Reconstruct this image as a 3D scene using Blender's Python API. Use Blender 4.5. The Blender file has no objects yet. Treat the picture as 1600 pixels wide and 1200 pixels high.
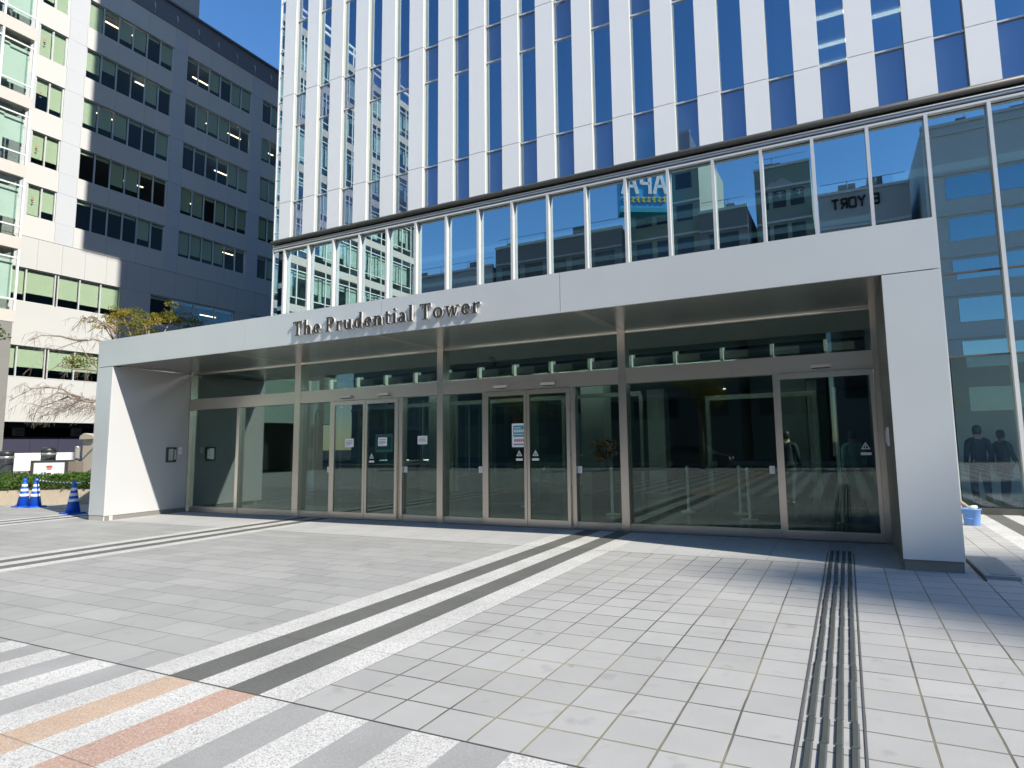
import bpy, bmesh, math, random
from mathutils import Vector, Matrix
R = math.radians
S = bpy.context.scene
COL = S.collection
rnd = random.Random(7)

# ------------------------------------------------------------------ materials
def newmat(name):
    m = bpy.data.materials.new(name); m.use_nodes = True
    nt = m.node_tree
    for n in list(nt.nodes): nt.nodes.remove(n)
    out = nt.nodes.new('ShaderNodeOutputMaterial')
    return m, nt, out
def N(nt, t, **kw):
    n = nt.nodes.new('ShaderNode' + t)
    for k, v in kw.items():
        if k in n.inputs: n.inputs[k].default_value = v
        else: setattr(n, k, v)
    return n
def C4(c): return (c[0], c[1], c[2], 1.0)
def pbr(name, col, rough=0.5, metal=0.0, var=0.08, scale=3.0, spec=0.5, bump=0.0, bscale=40.0, stretch=None):
    m, nt, out = newmat(name)
    b = N(nt, 'BsdfPrincipled', Roughness=rough, Metallic=metal)
    b.inputs['Specular IOR Level'].default_value = spec
    geo = N(nt, 'NewGeometry')
    src = geo.outputs['Position']
    if stretch:
        mp = N(nt, 'Mapping'); mp.inputs['Scale'].default_value = stretch
        nt.links.new(src, mp.inputs['Vector']); src = mp.outputs['Vector']
    no = N(nt, 'TexNoise', Scale=scale, Detail=5.0, Roughness=0.6)
    nt.links.new(src, no.inputs['Vector'])
    mx = N(nt, 'MixRGB'); mx.inputs['Color1'].default_value = C4([c * (1 - var) for c in col])
    mx.inputs['Color2'].default_value = C4([min(1, c * (1 + var)) for c in col])
    nt.links.new(no.outputs['Fac'], mx.inputs['Fac'])
    nt.links.new(mx.outputs['Color'], b.inputs['Base Color'])
    if bump:
        n2 = N(nt, 'TexNoise', Scale=bscale, Detail=3.0); nt.links.new(src, n2.inputs['Vector'])
        bp = N(nt, 'Bump', Strength=bump, Distance=0.01)
        nt.links.new(n2.outputs['Fac'], bp.inputs['Height']); nt.links.new(bp.outputs['Normal'], b.inputs['Normal'])
    nt.links.new(b.outputs[0], out.inputs[0])
    return m
def wavy(nt, amount, scale):
    geo = N(nt, 'NewGeometry')
    no = N(nt, 'TexNoise', Scale=scale, Detail=1.0)
    nt.links.new(geo.outputs['Position'], no.inputs['Vector'])
    bp = N(nt, 'Bump', Strength=amount, Distance=0.05)
    nt.links.new(no.outputs['Fac'], bp.inputs['Height'])
    return bp
def glassmat(name, tint, refl, fac, wave=0.02, scale=0.8, power=2.4):
    """coated architectural glass: tinted see-through sheet with a mirror coat, stronger at grazing angles"""
    m, nt, out = newmat(name)
    tr = N(nt, 'BsdfTransparent', Color=C4(tint))
    gl = N(nt, 'BsdfGlossy', Color=C4(refl), Roughness=0.0)
    lw = N(nt, 'LayerWeight', Blend=0.35)
    ma = N(nt, 'Math', operation='MULTIPLY_ADD'); ma.inputs[1].default_value = 1 - fac; ma.inputs[2].default_value = fac
    ma.use_clamp = True
    pw = N(nt, 'Math', operation='POWER'); pw.inputs[1].default_value = power
    bp = wavy(nt, wave, scale)
    nt.links.new(bp.outputs['Normal'], gl.inputs['Normal'])
    nt.links.new(lw.outputs['Facing'], pw.inputs[0]); nt.links.new(pw.outputs[0], ma.inputs[0])
    mx = N(nt, 'MixShader')
    nt.links.new(ma.outputs[0], mx.inputs[0]); nt.links.new(tr.outputs[0], mx.inputs[1]); nt.links.new(gl.outputs[0], mx.inputs[2])
    nt.links.new(mx.outputs[0], out.inputs[0])
    return m
def paving(name, c1, c2, mortar, w, h, x0, y0, msize, off=0.0, rough=0.75, moss=0.0):
    m, nt, out = newmat(name)
    b = N(nt, 'BsdfPrincipled', Roughness=rough)
    b.inputs['Specular IOR Level'].default_value = 0.35
    geo = N(nt, 'NewGeometry')
    ad = N(nt, 'VectorMath', operation='SUBTRACT'); ad.inputs[1].default_value = (x0 - 200 * w, y0 - 200 * h, 0)
    nt.links.new(geo.outputs['Position'], ad.inputs[0])
    # joints are never ruler straight: shift the lookup a few millimetres
    nz = N(nt, 'TexNoise', Scale=2.2, Detail=2.0); nt.links.new(geo.outputs['Position'], nz.inputs['Vector'])
    sb = N(nt, 'VectorMath', operation='SUBTRACT'); sb.inputs[1].default_value = (0.5, 0.5, 0.5)
    nt.links.new(nz.outputs['Color'], sb.inputs[0])
    sc = N(nt, 'VectorMath', operation='SCALE'); sc.inputs['Scale'].default_value = 0.011
    nt.links.new(sb.outputs[0], sc.inputs[0])
    a2 = N(nt, 'VectorMath', operation='ADD'); nt.links.new(ad.outputs[0], a2.inputs[0]); nt.links.new(sc.outputs[0], a2.inputs[1])
    br = N(nt, 'TexBrick'); br.offset = off; br.offset_frequency = 2; br.squash = 1.0
    br.inputs['Scale'].default_value = 1.0; br.inputs['Brick Width'].default_value = w; br.inputs['Row Height'].default_value = h
    br.inputs['Mortar Size'].default_value = msize; br.inputs['Mortar Smooth'].default_value = 0.3; br.inputs['Bias'].default_value = 0.0
    br.inputs['Color1'].default_value = C4(c1); br.inputs['Color2'].default_value = C4(c2)
    nt.links.new(a2.outputs[0], br.inputs['Vector'])
    # joint colour wanders between dark grit and sandy moss
    mo = N(nt, 'TexNoise', Scale=0.9, Detail=4.0); nt.links.new(geo.outputs['Position'], mo.inputs['Vector'])
    rp = N(nt, 'ValToRGB'); rp.color_ramp.elements[0].position = 0.42; rp.color_ramp.elements[1].position = 0.62
    rp.color_ramp.elements[0].color = C4(mortar); rp.color_ramp.elements[1].color = C4([mortar[0] + moss, mortar[1] + moss * 0.9, mortar[2] + moss * 0.55])
    nt.links.new(mo.outputs['Fac'], rp.inputs[0]); nt.links.new(rp.outputs[0], br.inputs['Mortar'])
    # blotches and fine grain
    n1 = N(nt, 'TexNoise', Scale=1.3, Detail=6.0, Roughness=0.65); nt.links.new(geo.outputs['Position'], n1.inputs['Vector'])
    n2 = N(nt, 'TexNoise', Scale=220.0, Detail=2.0); nt.links.new(geo.outputs['Position'], n2.inputs['Vector'])
    r1 = N(nt, 'MapRange'); r1.inputs['From Min'].default_value = 0.3; r1.inputs['From Max'].default_value = 0.7; r1.inputs['To Min'].default_value = 0.92; r1.inputs['To Max'].default_value = 1.06
    nt.links.new(n1.outputs['Fac'], r1.inputs['Value'])
    r2 = N(nt, 'MapRange'); r2.inputs['From Min'].default_value = 0.3; r2.inputs['From Max'].default_value = 0.7; r2.inputs['To Min'].default_value = 0.86; r2.inputs['To Max'].default_value = 1.14
    nt.links.new(n2.outputs['Fac'], r2.inputs['Value'])
    # scattered stains
    n3 = N(nt, 'TexNoise', Scale=4.5, Detail=3.0); nt.links.new(geo.outputs['Position'], n3.inputs['Vector'])
    r3 = N(nt, 'MapRange'); r3.inputs['From Min'].default_value = 0.62; r3.inputs['From Max'].default_value = 0.78; r3.inputs['To Min'].default_value = 1.0; r3.inputs['To Max'].default_value = 0.78
    nt.links.new(n3.outputs['Fac'], r3.inputs['Value'])
    vg = N(nt, 'TexVoronoi', Scale=1.9); nt.links.new(geo.outputs['Position'], vg.inputs['Vector'])
    rg = N(nt, 'MapRange'); rg.inputs['From Min'].default_value = 0.03; rg.inputs['From Max'].default_value = 0.05; rg.inputs['To Min'].default_value = 0.78; rg.inputs['To Max'].default_value = 1.0
    nt.links.new(vg.outputs['Distance'], rg.inputs['Value'])
    m0 = N(nt, 'Math', operation='MULTIPLY'); nt.links.new(r1.outputs[0], m0.inputs[0]); nt.links.new(rg.outputs[0], m0.inputs[1])
    mm = N(nt, 'Math', operation='MULTIPLY'); nt.links.new(m0.outputs[0], mm.inputs[0]); nt.links.new(r2.outputs[0], mm.inputs[1])
    m3 = N(nt, 'Math', operation='MULTIPLY'); nt.links.new(mm.outputs[0], m3.inputs[0]); nt.links.new(r3.outputs[0], m3.inputs[1])
    vs = N(nt, 'VectorMath', operation='SCALE'); nt.links.new(br.outputs['Color'], vs.inputs[0]); nt.links.new(m3.outputs[0], vs.inputs['Scale'])
    nt.links.new(vs.outputs[0], b.inputs['Base Color'])
    bp = N(nt, 'Bump', Strength=0.6, Distance=0.004)
    iv = N(nt, 'Math', operation='SUBTRACT'); iv.inputs[0].default_value = 1.0; nt.links.new(br.outputs['Fac'], iv.inputs[1])
    nt.links.new(iv.outputs[0], bp.inputs['Height']); nt.links.new(bp.outputs['Normal'], b.inputs['Normal'])
    nt.links.new(b.outputs[0], out.inputs[0])
    return m
def speckle(name, base, dots, lite, scale=75.0, rough=0.7, amount=0.36):
    m, nt, out = newmat(name)
    b = N(nt, 'BsdfPrincipled', Roughness=rough); b.inputs['Specular IOR Level'].default_value = 0.35
    geo = N(nt, 'NewGeometry')
    vo = N(nt, 'TexVoronoi', Scale=scale); nt.links.new(geo.outputs['Position'], vo.inputs['Vector'])
    sp = N(nt, 'SeparateColor'); nt.links.new(vo.outputs['Color'], sp.inputs[0])
    rp = N(nt, 'ValToRGB'); cr = rp.color_ramp; cr.interpolation = 'CONSTANT'
    cr.elements[0].position = 0.0; cr.elements[0].color = C4(dots)
    cr.elements[1].position = amount * 0.45; cr.elements[1].color = C4([(a + d) / 2 for a, d in zip(base, dots)])
    e = cr.elements.new(amount); e.color = C4(base)
    e = cr.elements.new(0.8); e.color = C4(lite)
    nt.links.new(sp.outputs[0], rp.inputs[0])
    # slab ends every 0.9 m or so, faint
    n1 = N(nt, 'TexNoise', Scale=1.7, Detail=5.0); nt.links.new(geo.outputs['Position'], n1.inputs['Vector'])
    r1 = N(nt, 'MapRange'); r1.inputs['From Min'].default_value = 0.3; r1.inputs['From Max'].default_value = 0.7; r1.inputs['To Min'].default_value = 0.88; r1.inputs['To Max'].default_value = 1.08
    nt.links.new(n1.outputs['Fac'], r1.inputs['Value'])
    sx = N(nt, 'SeparateXYZ'); nt.links.new(geo.outputs['Position'], sx.inputs[0])
    md = N(nt, 'Math', operation='PINGPONG'); md.inputs[1].default_value = 0.453
    a0 = N(nt, 'Math', operation='ADD'); a0.inputs[1].default_value = -2.765
    nt.links.new(sx.outputs['Y'], a0.inputs[0]); nt.links.new(a0.outputs[0], md.inputs[0])
    lt = N(nt, 'Math', operation='GREATER_THAN'); lt.inputs[1].default_value = 0.0035; nt.links.new(md.outputs[0], lt.inputs[0])
    r4 = N(nt, 'MapRange'); r4.inputs['To Min'].default_value = 0.55; nt.links.new(lt.outputs[0], r4.inputs['Value'])
    mm = N(nt, 'Math', operation='MULTIPLY'); nt.links.new(r1.outputs[0], mm.inputs[0]); nt.links.new(r4.outputs[0], mm.inputs[1])
    vs = N(nt, 'VectorMath', operation='SCALE'); nt.links.new(rp.outputs[0], vs.inputs[0]); nt.links.new(mm.outputs[0], vs.inputs['Scale'])
    nt.links.new(vs.outputs[0], b.inputs['Base Color'])
    nt.links.new(b.outputs[0], out.inputs[0])
    return m
def emit(name, col, st):
    m, nt, out = newmat(name)
    e = N(nt, 'Emission', Color=C4(col), Strength=st)
    nt.links.new(e.outputs[0], out.inputs[0]); return m
def leafmat(name, c1, c2, scale=1.2):
    m, nt, out = newmat(name)
    geo = N(nt, 'NewGeometry')
    no = N(nt, 'TexNoise', Scale=scale, Detail=3.0); nt.links.new(geo.outputs['Position'], no.inputs['Vector'])
    rp = N(nt, 'ValToRGB'); rp.color_ramp.elements[0].position = 0.35; rp.color_ramp.elements[1].position = 0.65
    rp.color_ramp.elements[0].color = C4(c1); rp.color_ramp.elements[1].color = C4(c2)
    nt.links.new(no.outputs['Fac'], rp.inputs[0])
    d = N(nt, 'BsdfDiffuse'); t = N(nt, 'BsdfTranslucent')
    nt.links.new(rp.outputs[0], d.inputs[0]); nt.links.new(rp.outputs[0], t.inputs[0])
    mx = N(nt, 'MixShader'); mx.inputs[0].default_value = 0.35
    nt.links.new(d.outputs[0], mx.inputs[1]); nt.links.new(t.outputs[0], mx.inputs[2]); nt.links.new(mx.outputs[0], out.inputs[0])
    return m

M = {}
M['pave_r'] = paving('pave_square', (.385, .376, .357), (.44, .43, .408), (.12, .113, .095), 0.3078, 0.302, -0.3145, 2.765, 0.0075, moss=.20)
M['pave_l'] = paving('pave_long', (.345, .340, .322), (.41, .402, .38), (.19, .185, .17), 0.61, 0.305, -4.52, 2.765, 0.0055, off=0.5, moss=.06)
M['pave_f'] = paving('pave_slab', (.46, .455, .44), (.49, .485, .47), (.24, .23, .21), 0.75, 0.978, -2.51, 8.2, 0.004, moss=.05)
M['pave_o'] = paving('pave_outer', (.36, .365, .36), (.42, .42, .41), (.22, .22, .2), 0.6, 0.6, 0, 0, 0.005)
M['st_w'] = speckle('stripe_white', (.62, .605, .57), (.36, .345, .31), (.69, .675, .64), scale=150, amount=.32)
M['st_d'] = speckle('stripe_dark', (.145, .145, .13), (.12, .12, .11), (.17, .17, .155), scale=150, amount=.3)
M['st_g'] = speckle('stripe_grey', (.355, .35, .335), (.315, .31, .30), (.395, .39, .37), scale=190, amount=.3)
M['st_o'] = speckle('stripe_sand', (.55, .40, .29), (.45, .32, .23), (.60, .49, .39), scale=140)
M['st_p'] = speckle('stripe_salmon', (.51, .34, .26), (.40, .26, .20), (.57, .43, .36), scale=140)
M['asphalt'] = pbr('asphalt', (.075, .075, .078), .9, var=.2, scale=8, bump=.3, bscale=120)
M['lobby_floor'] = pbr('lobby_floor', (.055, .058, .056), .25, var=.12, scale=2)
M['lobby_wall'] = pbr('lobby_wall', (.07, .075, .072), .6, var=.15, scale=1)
M['lobby_light'] = pbr('lobby_stone', (.34, .34, .32), .5, var=.1)
M['ceil'] = pbr('ceiling', (.5, .51, .5), .7, var=.05)
M['fascia'] = pbr('fascia_panel', (.70, .725, .725), .30, metal=.32, var=.05, scale=.55, spec=.4, bump=.9, bscale=.55)
M['wallwhite'] = pbr('pillar_white', (.49, .49, .487), .45, var=.02, scale=.8)
M['soffit'] = pbr('soffit_metal', (.42, .42, .40), .24, metal=.85, var=.06, scale=.8)
M['joint'] = pbr('joint_dark', (.10, .10, .095), .8)
M['plinth'] = pbr('plinth_stone', (.20, .19, .175), .6, var=.15, scale=14)
M['plinth_l'] = pbr('plinth_pale', (.52, .50, .45), .6, var=.12, scale=14)
M['steel'] = pbr('brushed_steel', (.60, .555, .49), .27, metal=.9, var=.07, scale=6, stretch=(14, 14, .5))
M['steel_h'] = pbr('brushed_steel_rail', (.60, .56, .50), .30, metal=.85, var=.07, scale=6, stretch=(.5, 14, 14))
M['sensor'] = pbr('sensor_cover', (.66, .65, .62), .4)
M['steel_d'] = pbr('dark_steel', (.26, .25, .23), .4, metal=.7, var=.1)
M['shopglass'] = glassmat('shop_glass', (.82, .90, .88), (.75, .86, .95), .10, wave=.012, scale=.5)
M['doorglass'] = glassmat('door_glass', (.55, .68, .64), (.82, .94, .92), .055, wave=.006, scale=.5, power=1.9)
M['bandglass'] = glassmat('band_glass', (.38, .50, .54), (.78, .95, .98), .56, wave=.020, scale=.55)
M['visionglass'] = glassmat('vision_glass', (.46, .56, .62), (.66, .80, .92), .42, wave=.022, scale=.5)
M['spandglass'] = glassmat('spandrel_glass', (.78, .84, .92), (.66, .76, .95), .18, wave=.022, scale=.5)
M['spandback'] = pbr('spandrel_board', (.50, .57, .58), .7, var=.03)
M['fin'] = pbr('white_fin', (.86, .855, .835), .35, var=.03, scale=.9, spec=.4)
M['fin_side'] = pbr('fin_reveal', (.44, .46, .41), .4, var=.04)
M['shaft'] = pbr('shaft_glass_dark', (.12, .15, .19), .25, var=.1)
M['mullion'] = pbr('pale_mullion', (.72, .71, .68), .38, metal=.3, var=.04)
M['gutter'] = pbr('gutter_bronze', (.115, .11, .10), .45, metal=.4, var=.15, scale=3)
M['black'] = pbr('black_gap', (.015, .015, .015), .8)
M['interior'] = pbr('office_interior', (.10, .115, .13), .9, var=.1)
M['interior_ceiling'] = pbr('office_ceiling', (.36, .40, .42), .9, var=.06)
M['tube'] = emit('tube_lamp', (1, .80, .52), 3.6)
M['band_lamp'] = emit('band_ceiling_lamp', (.75, .95, 1), .45)
M['strip'] = emit('ceiling_strip', (.92, 1, .96), 9.0)
M['spot'] = emit('down_light', (1, .96, .9), 3.5)
M['dark_letter'] = pbr('letter_face', (.045, .042, .04), .45, metal=.2)
M['letter_side'] = pbr('letter_side', (.50, .49, .47), .35, metal=.15)
M['off_white'] = pbr('office_white', (.53, .53, .517), .55, var=.05, scale=.35)
M['off_white2'] = pbr('office_white_lower', (.49, .495, .482), .55, var=.05, scale=.35)
M['off_pier'] = pbr('office_pier', (.49, .51, .54), .35, var=.04, scale=.5)
M['parapet'] = pbr('parapet_louvre', (.16, .175, .21), .6, var=.12, scale=1.5, stretch=(1, 1, 14))
M['penthouse'] = pbr('penthouse_grey', (.40, .42, .41), .8, var=.05)
M['off_frame'] = pbr('office_frame', (.62, .63, .62), .4, metal=.3)
M['blind'] = pbr('green_blind', (.60, .70, .51), .8, var=.05, scale=.7)
M['blind_bay'] = pbr('bay_blind', (.66, .80, .72), .8, var=.12, scale=.9)
M['officeglass'] = glassmat('office_glass', (.93, .96, .94), (.75, .88, .9), .11, wave=.01)
M['baydark'] = pbr('bay_interior', (.26, .38, .33), .8, var=.2)
M['beige'] = pbr('beige_spandrel', (.50, .465, .42), .7, var=.06)
M['bayframe'] = pbr('bay_frame', (.74, .76, .74), .4, metal=.2)
M['column_grey'] = pbr('column_grey', (.20, .195, .18), .8, var=.08, scale=2)
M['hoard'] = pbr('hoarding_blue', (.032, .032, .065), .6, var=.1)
M['wall_white'] = pbr('low_wall_white', (.74, .74, .72), .7, var=.05)
M['gatepost'] = pbr('gate_post_stone', (.62, .54, .42), .8, var=.1, scale=6)
M['kerb'] = pbr('planter_stone', (.50, .42, .31), .85, var=.2, scale=7, bump=.4, bscale=25)
M['soil'] = pbr('soil', (.05, .045, .03), .95)
M['hedge'] = leafmat('hedge_leaf', (.05, .10, .025), (.10, .18, .04), 3.0)
M['leaf_y'] = leafmat('autumn_leaf', (.11, .15, .03), (.36, .27, .05), .9)
M['leaf_g'] = leafmat('green_leaf', (.06, .11, .03), (.13, .19, .05), .9)
M['bark'] = pbr('bark', (.25, .20, .16), .9, var=.25, scale=20)
M['bark_d'] = pbr('bark_dark', (.12, .10, .08), .9, var=.25, scale=20)
M['bollard'] = pbr('bollard_black', (.045, .05, .048), .4, metal=.3)
M['ring'] = pbr('bollard_ring', (.65, .65, .66), .3, metal=.8)
M['cone_blue'] = pbr('cone_blue', (.012, .11, .62), .45, var=.08, scale=9)
M['cone_white'] = pbr('cone_white', (.78, .80, .80), .5)
M['cone_red'] = pbr('cone_red', (.62, .06, .03), .5)
M['black_plastic'] = pbr('black_plastic', (.03, .03, .035), .5)
M['white'] = pbr('white_paper', (.82, .83, .85), .6, var=.02)
M['paper_line'] = pbr('paper_line', (.25, .27, .38), .7)
M['teal'] = pbr('poster_teal', (.03, .32, .42), .5)
M['sign_dark'] = pbr('sign_frame_dark', (.06, .06, .055), .5)
M['sign_brown'] = pbr('sign_side_brown', (.22, .18, .14), .7)
M['red'] = pbr('red_mark', (.55, .10, .06), .6)
M['bucket'] = pbr('bucket_blue', (.13, .28, .62), .4, var=.05)
M['cloth_tan'] = pbr('cloth_tan', (.36, .27, .19), .9)
M['cloth_pale'] = pbr('cloth_pale', (.62, .72, .62), .9)
M['cover'] = pbr('cover_steel', (.33, .35, .38), .4, metal=.6, var=.08)
M['tactile'] = pbr('tactile_bar', (.065, .07, .066), .6, var=.25, scale=9)
M['tactile_l'] = pbr('tactile_bar_pale', (.40, .40, .38), .6)
M['skin'] = pbr('skin', (.56, .37, .28), .5)
M['hair'] = pbr('hair_black', (.02, .018, .017), .5)
M['suit'] = pbr('suit_dark', (.02, .022, .028), .8)
M['coat_blue'] = pbr('coat_teal', (.34, .66, .74), .8)
M['coat_grey'] = pbr('coat_grey', (.11, .115, .12), .85)
M['trouser'] = pbr('trouser_dark', (.03, .03, .035), .85)
M['shoe'] = pbr('shoe_black', (.015, .015, .015), .35)
M['belt'] = pbr('belt_navy', (.02, .03, .16), .7)
M['post_white'] = pbr('post_white', (.82, .85, .82), .4)
M['refl_pale'] = pbr('street_block_pale', (.50, .54, .56), .7, var=.1)
M['refl_dark'] = pbr('street_block_dark', (.16, .17, .18), .7, var=.1)
M['refl_grey'] = pbr('street_block_grey', (.34, .36, .38), .7, var=.1)
M['refl_green'] = pbr('street_block_green', (.20, .25, .22), .7, var=.1)
M['refl_glass'] = pbr('street_window', (.03, .045, .06), .15, spec=.6)
M['mirror_window'] = pbr('mirror_window', (.42, .55, .60), .12, metal=1.0)
M['apa_blue'] = pbr('hotel_sign_blue', (.05, .36, .72), .5)
M['yellow'] = pbr('sign_yellow', (.8, .62, .12), .5)
M['car_silver'] = pbr('car_silver', (.5, .52, .54), .3, metal=.5)
M['car_dark'] = pbr('car_dark', (.07, .085, .10), .25)
M['car_white'] = pbr('car_white', (.75, .76, .77), .3)
M['car_glass'] = pbr('car_glass', (.02, .025, .03), .08)
M['tyre'] = pbr('tyre', (.02, .02, .02), .9)
M['orange'] = pbr('flower_orange', (.7, .26, .06), .7)

# ------------------------------------------------------------------ mesh building
class MB:
    def __init__(s): s.v = []; s.f = []; s.m = []; s.sm = []
    def face(s, idx, mi=0, sm=False): s.f.append(idx); s.m.append(mi); s.sm.append(sm)
    def quad(s, a, b, c, d, mi=0):
        n = len(s.v); s.v += [a, b, c, d]; s.face((n, n + 1, n + 2, n + 3), mi)
    def box(s, x0, x1, y0, y1, z0, z1, mi=0):
        n = len(s.v)
        s.v += [(x, y, z) for z in (z0, z1) for x, y in ((x0, y0), (x1, y0), (x1, y1), (x0, y1))]
        for q in ((0, 3, 2, 1), (4, 5, 6, 7), (0, 1, 5, 4), (1, 2, 6, 5), (2, 3, 7, 6), (3, 0, 4, 7)):
            s.face(tuple(n + i for i in q), mi)
    def obox(s, P, ux, uy, uz, mi=0):
        """box from a corner and three edge vectors"""
        P = Vector(P); ux, uy, uz = Vector(ux), Vector(uy), Vector(uz); n = len(s.v)
        s.v += [tuple(P + a) for a in (ux * 0, ux, ux + uy, uy)] + [tuple(P + uz + a) for a in (ux * 0, ux, ux + uy, uy)]
        for q in ((0, 3, 2, 1), (4, 5, 6, 7), (0, 1, 5, 4), (1, 2, 6, 5), (2, 3, 7, 6), (3, 0, 4, 7)):
            s.face(tuple(n + i for i in q), mi)
    def prism(s, poly, y0, y1, mi=0, ms=None):
        """poly = list of (x,z) counter-clockwise seen from -y, extruded along y; ms = material of sides"""
        ms = mi if ms is None else ms
        n = len(s.v); k = len(poly)
        s.v += [(x, y0, z) for x, z in poly] + [(x, y1, z) for x, z in poly]
        s.face(tuple(n + i for i in range(k)), mi); s.face(tuple(n + k + i for i in reversed(range(k))), mi)
        for i in range(k):
            j = (i + 1) % k; s.face((n + i, n + k + i, n + k + j, n + j), ms)
    def tube(s, pts, rad, seg=6, mi=0, cap=True):
        pts = [Vector(p) for p in pts]; k = len(pts)
        rs = rad if isinstance(rad, (list, tuple)) else [rad] * k
        up = Vector((0, 0, 1)); rings = []
        for i, p in enumerate(pts):
            t = (pts[min(i + 1, k - 1)] - pts[max(i - 1, 0)]).normalized()
            a = t.cross(up)
            if a.length < 1e-3: a = t.cross(Vector((1, 0, 0)))
            a.normalize(); b = t.cross(a).normalized()
            n = len(s.v); rings.append(n)
            for j in range(seg):
                an = 2 * math.pi * j / seg
                s.v.append(tuple(p + (a * math.cos(an) + b * math.sin(an)) * rs[i]))
        for i in range(k - 1):
            for j in range(seg):
                j2 = (j + 1) % seg
                s.face((rings[i] + j, rings[i + 1] + j, rings[i + 1] + j2, rings[i] + j2), mi, True)
        if cap:
            s.face(tuple(rings[0] + j for j in range(seg)), mi); s.face(tuple(rings[-1] + j for j in reversed(range(seg))), mi)
    def lathe(s, prof, c=(0, 0), seg=20, mi=0):
        """prof = list of (r,z[,mat])"""
        rings = []
        for p in prof:
            rings.append(len(s.v))
            for j in range(seg):
                a = 2 * math.pi * j / seg
                s.v.append((c[0] + p[0] * math.cos(a), c[1] + p[0] * math.sin(a), p[1]))
        for i in range(len(prof) - 1):
            m = prof[i + 1][2] if len(prof[i + 1]) > 2 else mi
            for j in range(seg):
                j2 = (j + 1) % seg
                s.face((rings[i] + j, rings[i] + j2, rings[i + 1] + j2, rings[i + 1] + j), m, True)
        s.face(tuple(rings[0] + j for j in reversed(range(seg))), mi); s.face(tuple(rings[-1] + j for j in range(seg)), prof[-1][2] if len(prof[-1]) > 2 else mi)
    def leaf(s, p, size, r, mi=0, drop=0.0):
        d = Vector((r.uniform(-1, 1), r.uniform(-1, 1), r.uniform(-1, 1) - drop)).normalized()
        e = d.cross(Vector((r.uniform(-1, 1), r.uniform(-1, 1), r.uniform(-1, 1))))
        if e.length < 1e-3: e = Vector((1, 0, 0))
        e.normalize(); p = Vector(p); w = size * .32
        s.quad(tuple(p), tuple(p + d * size * .5 + e * w), tuple(p + d * size), tuple(p + d * size * .5 - e * w), mi)
    def mesh(s, name, mats, off=(0, 0, 0)):
        me = bpy.data.meshes.new(name)
        me.from_pydata([(v[0] - off[0], v[1] - off[1], v[2] - off[2]) for v in s.v], [], s.f)
        for m in (mats if isinstance(mats, (list, tuple)) else [mats]): me.materials.append(m)
        me.polygons.foreach_set('material_index', s.m); me.polygons.foreach_set('use_smooth', s.sm)
        me.update(); return me

def tag(o, label=None, cat=None, group=None, kind=None):
    if label: o['label'] = label
    if cat: o['category'] = cat
    if group: o['group'] = group
    if kind: o['kind'] = kind
    return o
def thing(name, loc, label, cat, group=None):
    o = bpy.data.objects.new(name, None); COL.objects.link(o); o.location = loc
    o.empty_display_size = .2
    return tag(o, label, cat, group)
def wloc(o):
    l = Vector(o.location); p = o.parent
    while p: l = l + Vector(p.location); p = p.parent
    return l
def part(name, mb, mats, parent, label=None):
    """mesh in world coordinates hung under parent (parents are never rotated while building)"""
    off = wloc(parent)
    o = bpy.data.objects.new(name, mb.mesh(name, mats, off)); COL.objects.link(o); o.parent = parent
    if label: o['label'] = label
    return o
def solo(name, mb, mats, label=None, cat=None, group=None, kind=None, loc=None):
    off = Vector(loc) if loc else Vector((0, 0, 0))
    o = bpy.data.objects.new(name, mb.mesh(name, mats, off)); COL.objects.link(o); o.location = off
    return tag(o, label, cat, group, kind)
def instance(src, parent, delta, name=None):
    o = src.copy(); COL.objects.link(o); o.parent = parent; o.location = Vector(src.location) + Vector(delta)
    return o
def copy_tree(o, loc, rz=0.0, label=None, parent=None):
    c = o.copy(); COL.objects.link(c); c.parent = parent
    if parent is None:
        c.location = loc; c.rotation_euler = (0, 0, rz)
        if label: c['label'] = label
    for ch in list(o.children): copy_tree(ch, None, 0, None, c)
    return c

# ------------------------------------------------------------------ camera, sun, sky
Rc = [[0.9050649818502596, 0.42487171317267314, -0.0184771744080859], [-0.06302620540127979, 0.09103748589622071, -0.9938510318928139], [-0.42057707505415076, 0.9006643123314108, 0.10917289238397082]]
f_px, cx, cy = 952.181, 872.879, 589.473
cam = bpy.data.cameras.new('camera'); co = bpy.data.objects.new('camera', cam); COL.objects.link(co)
r_, d_, f_ = Vector(Rc[0]), Vector(Rc[1]), Vector(Rc[2])
mw = Matrix.Identity(4)
for i, c in enumerate((r_, -d_, -f_)):
    for j in range(3): mw[j][i] = c[j]
mw[2][3] = 1.5
co.matrix_world = mw
cam.sensor_width = 36.0; cam.lens = f_px * 36 / 1600
cam.shift_x = -(cx - 800) / 1600; cam.shift_y = (cy - 600) / 1600
cam.clip_start = .05; cam.clip_end = 3000
S.camera = co

TO_SUN = Vector((1.0, -0.28, 0.735)).normalized()
elev = math.asin(TO_SUN.z); az = math.atan2(TO_SUN.x, TO_SUN.y)
sun = bpy.data.lights.new('sun', 'SUN'); so = bpy.data.objects.new('sun', sun); COL.objects.link(so)
sun.energy = 5.0; sun.angle = R(.53); sun.color = (1.0, .945, .85)
so.rotation_euler = (-TO_SUN).to_track_quat('-Z', 'Y').to_euler()
so.location = (0, 0, 60)
w = bpy.data.worlds.new('World'); S.world = w; w.use_nodes = True
nt = w.node_tree
for n in list(nt.nodes): nt.nodes.remove(n)
wo = nt.nodes.new('ShaderNodeOutputWorld'); bg = nt.nodes.new('ShaderNodeBackground'); sk = nt.nodes.new('ShaderNodeTexSky')
sk.sky_type = 'NISHITA'; sk.sun_disc = False; sk.sun_elevation = elev; sk.sun_rotation = az
sk.air_density = 1.0; sk.dust_density = .2; sk.ozone_density = 3.0; sk.altitude = 50
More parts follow.
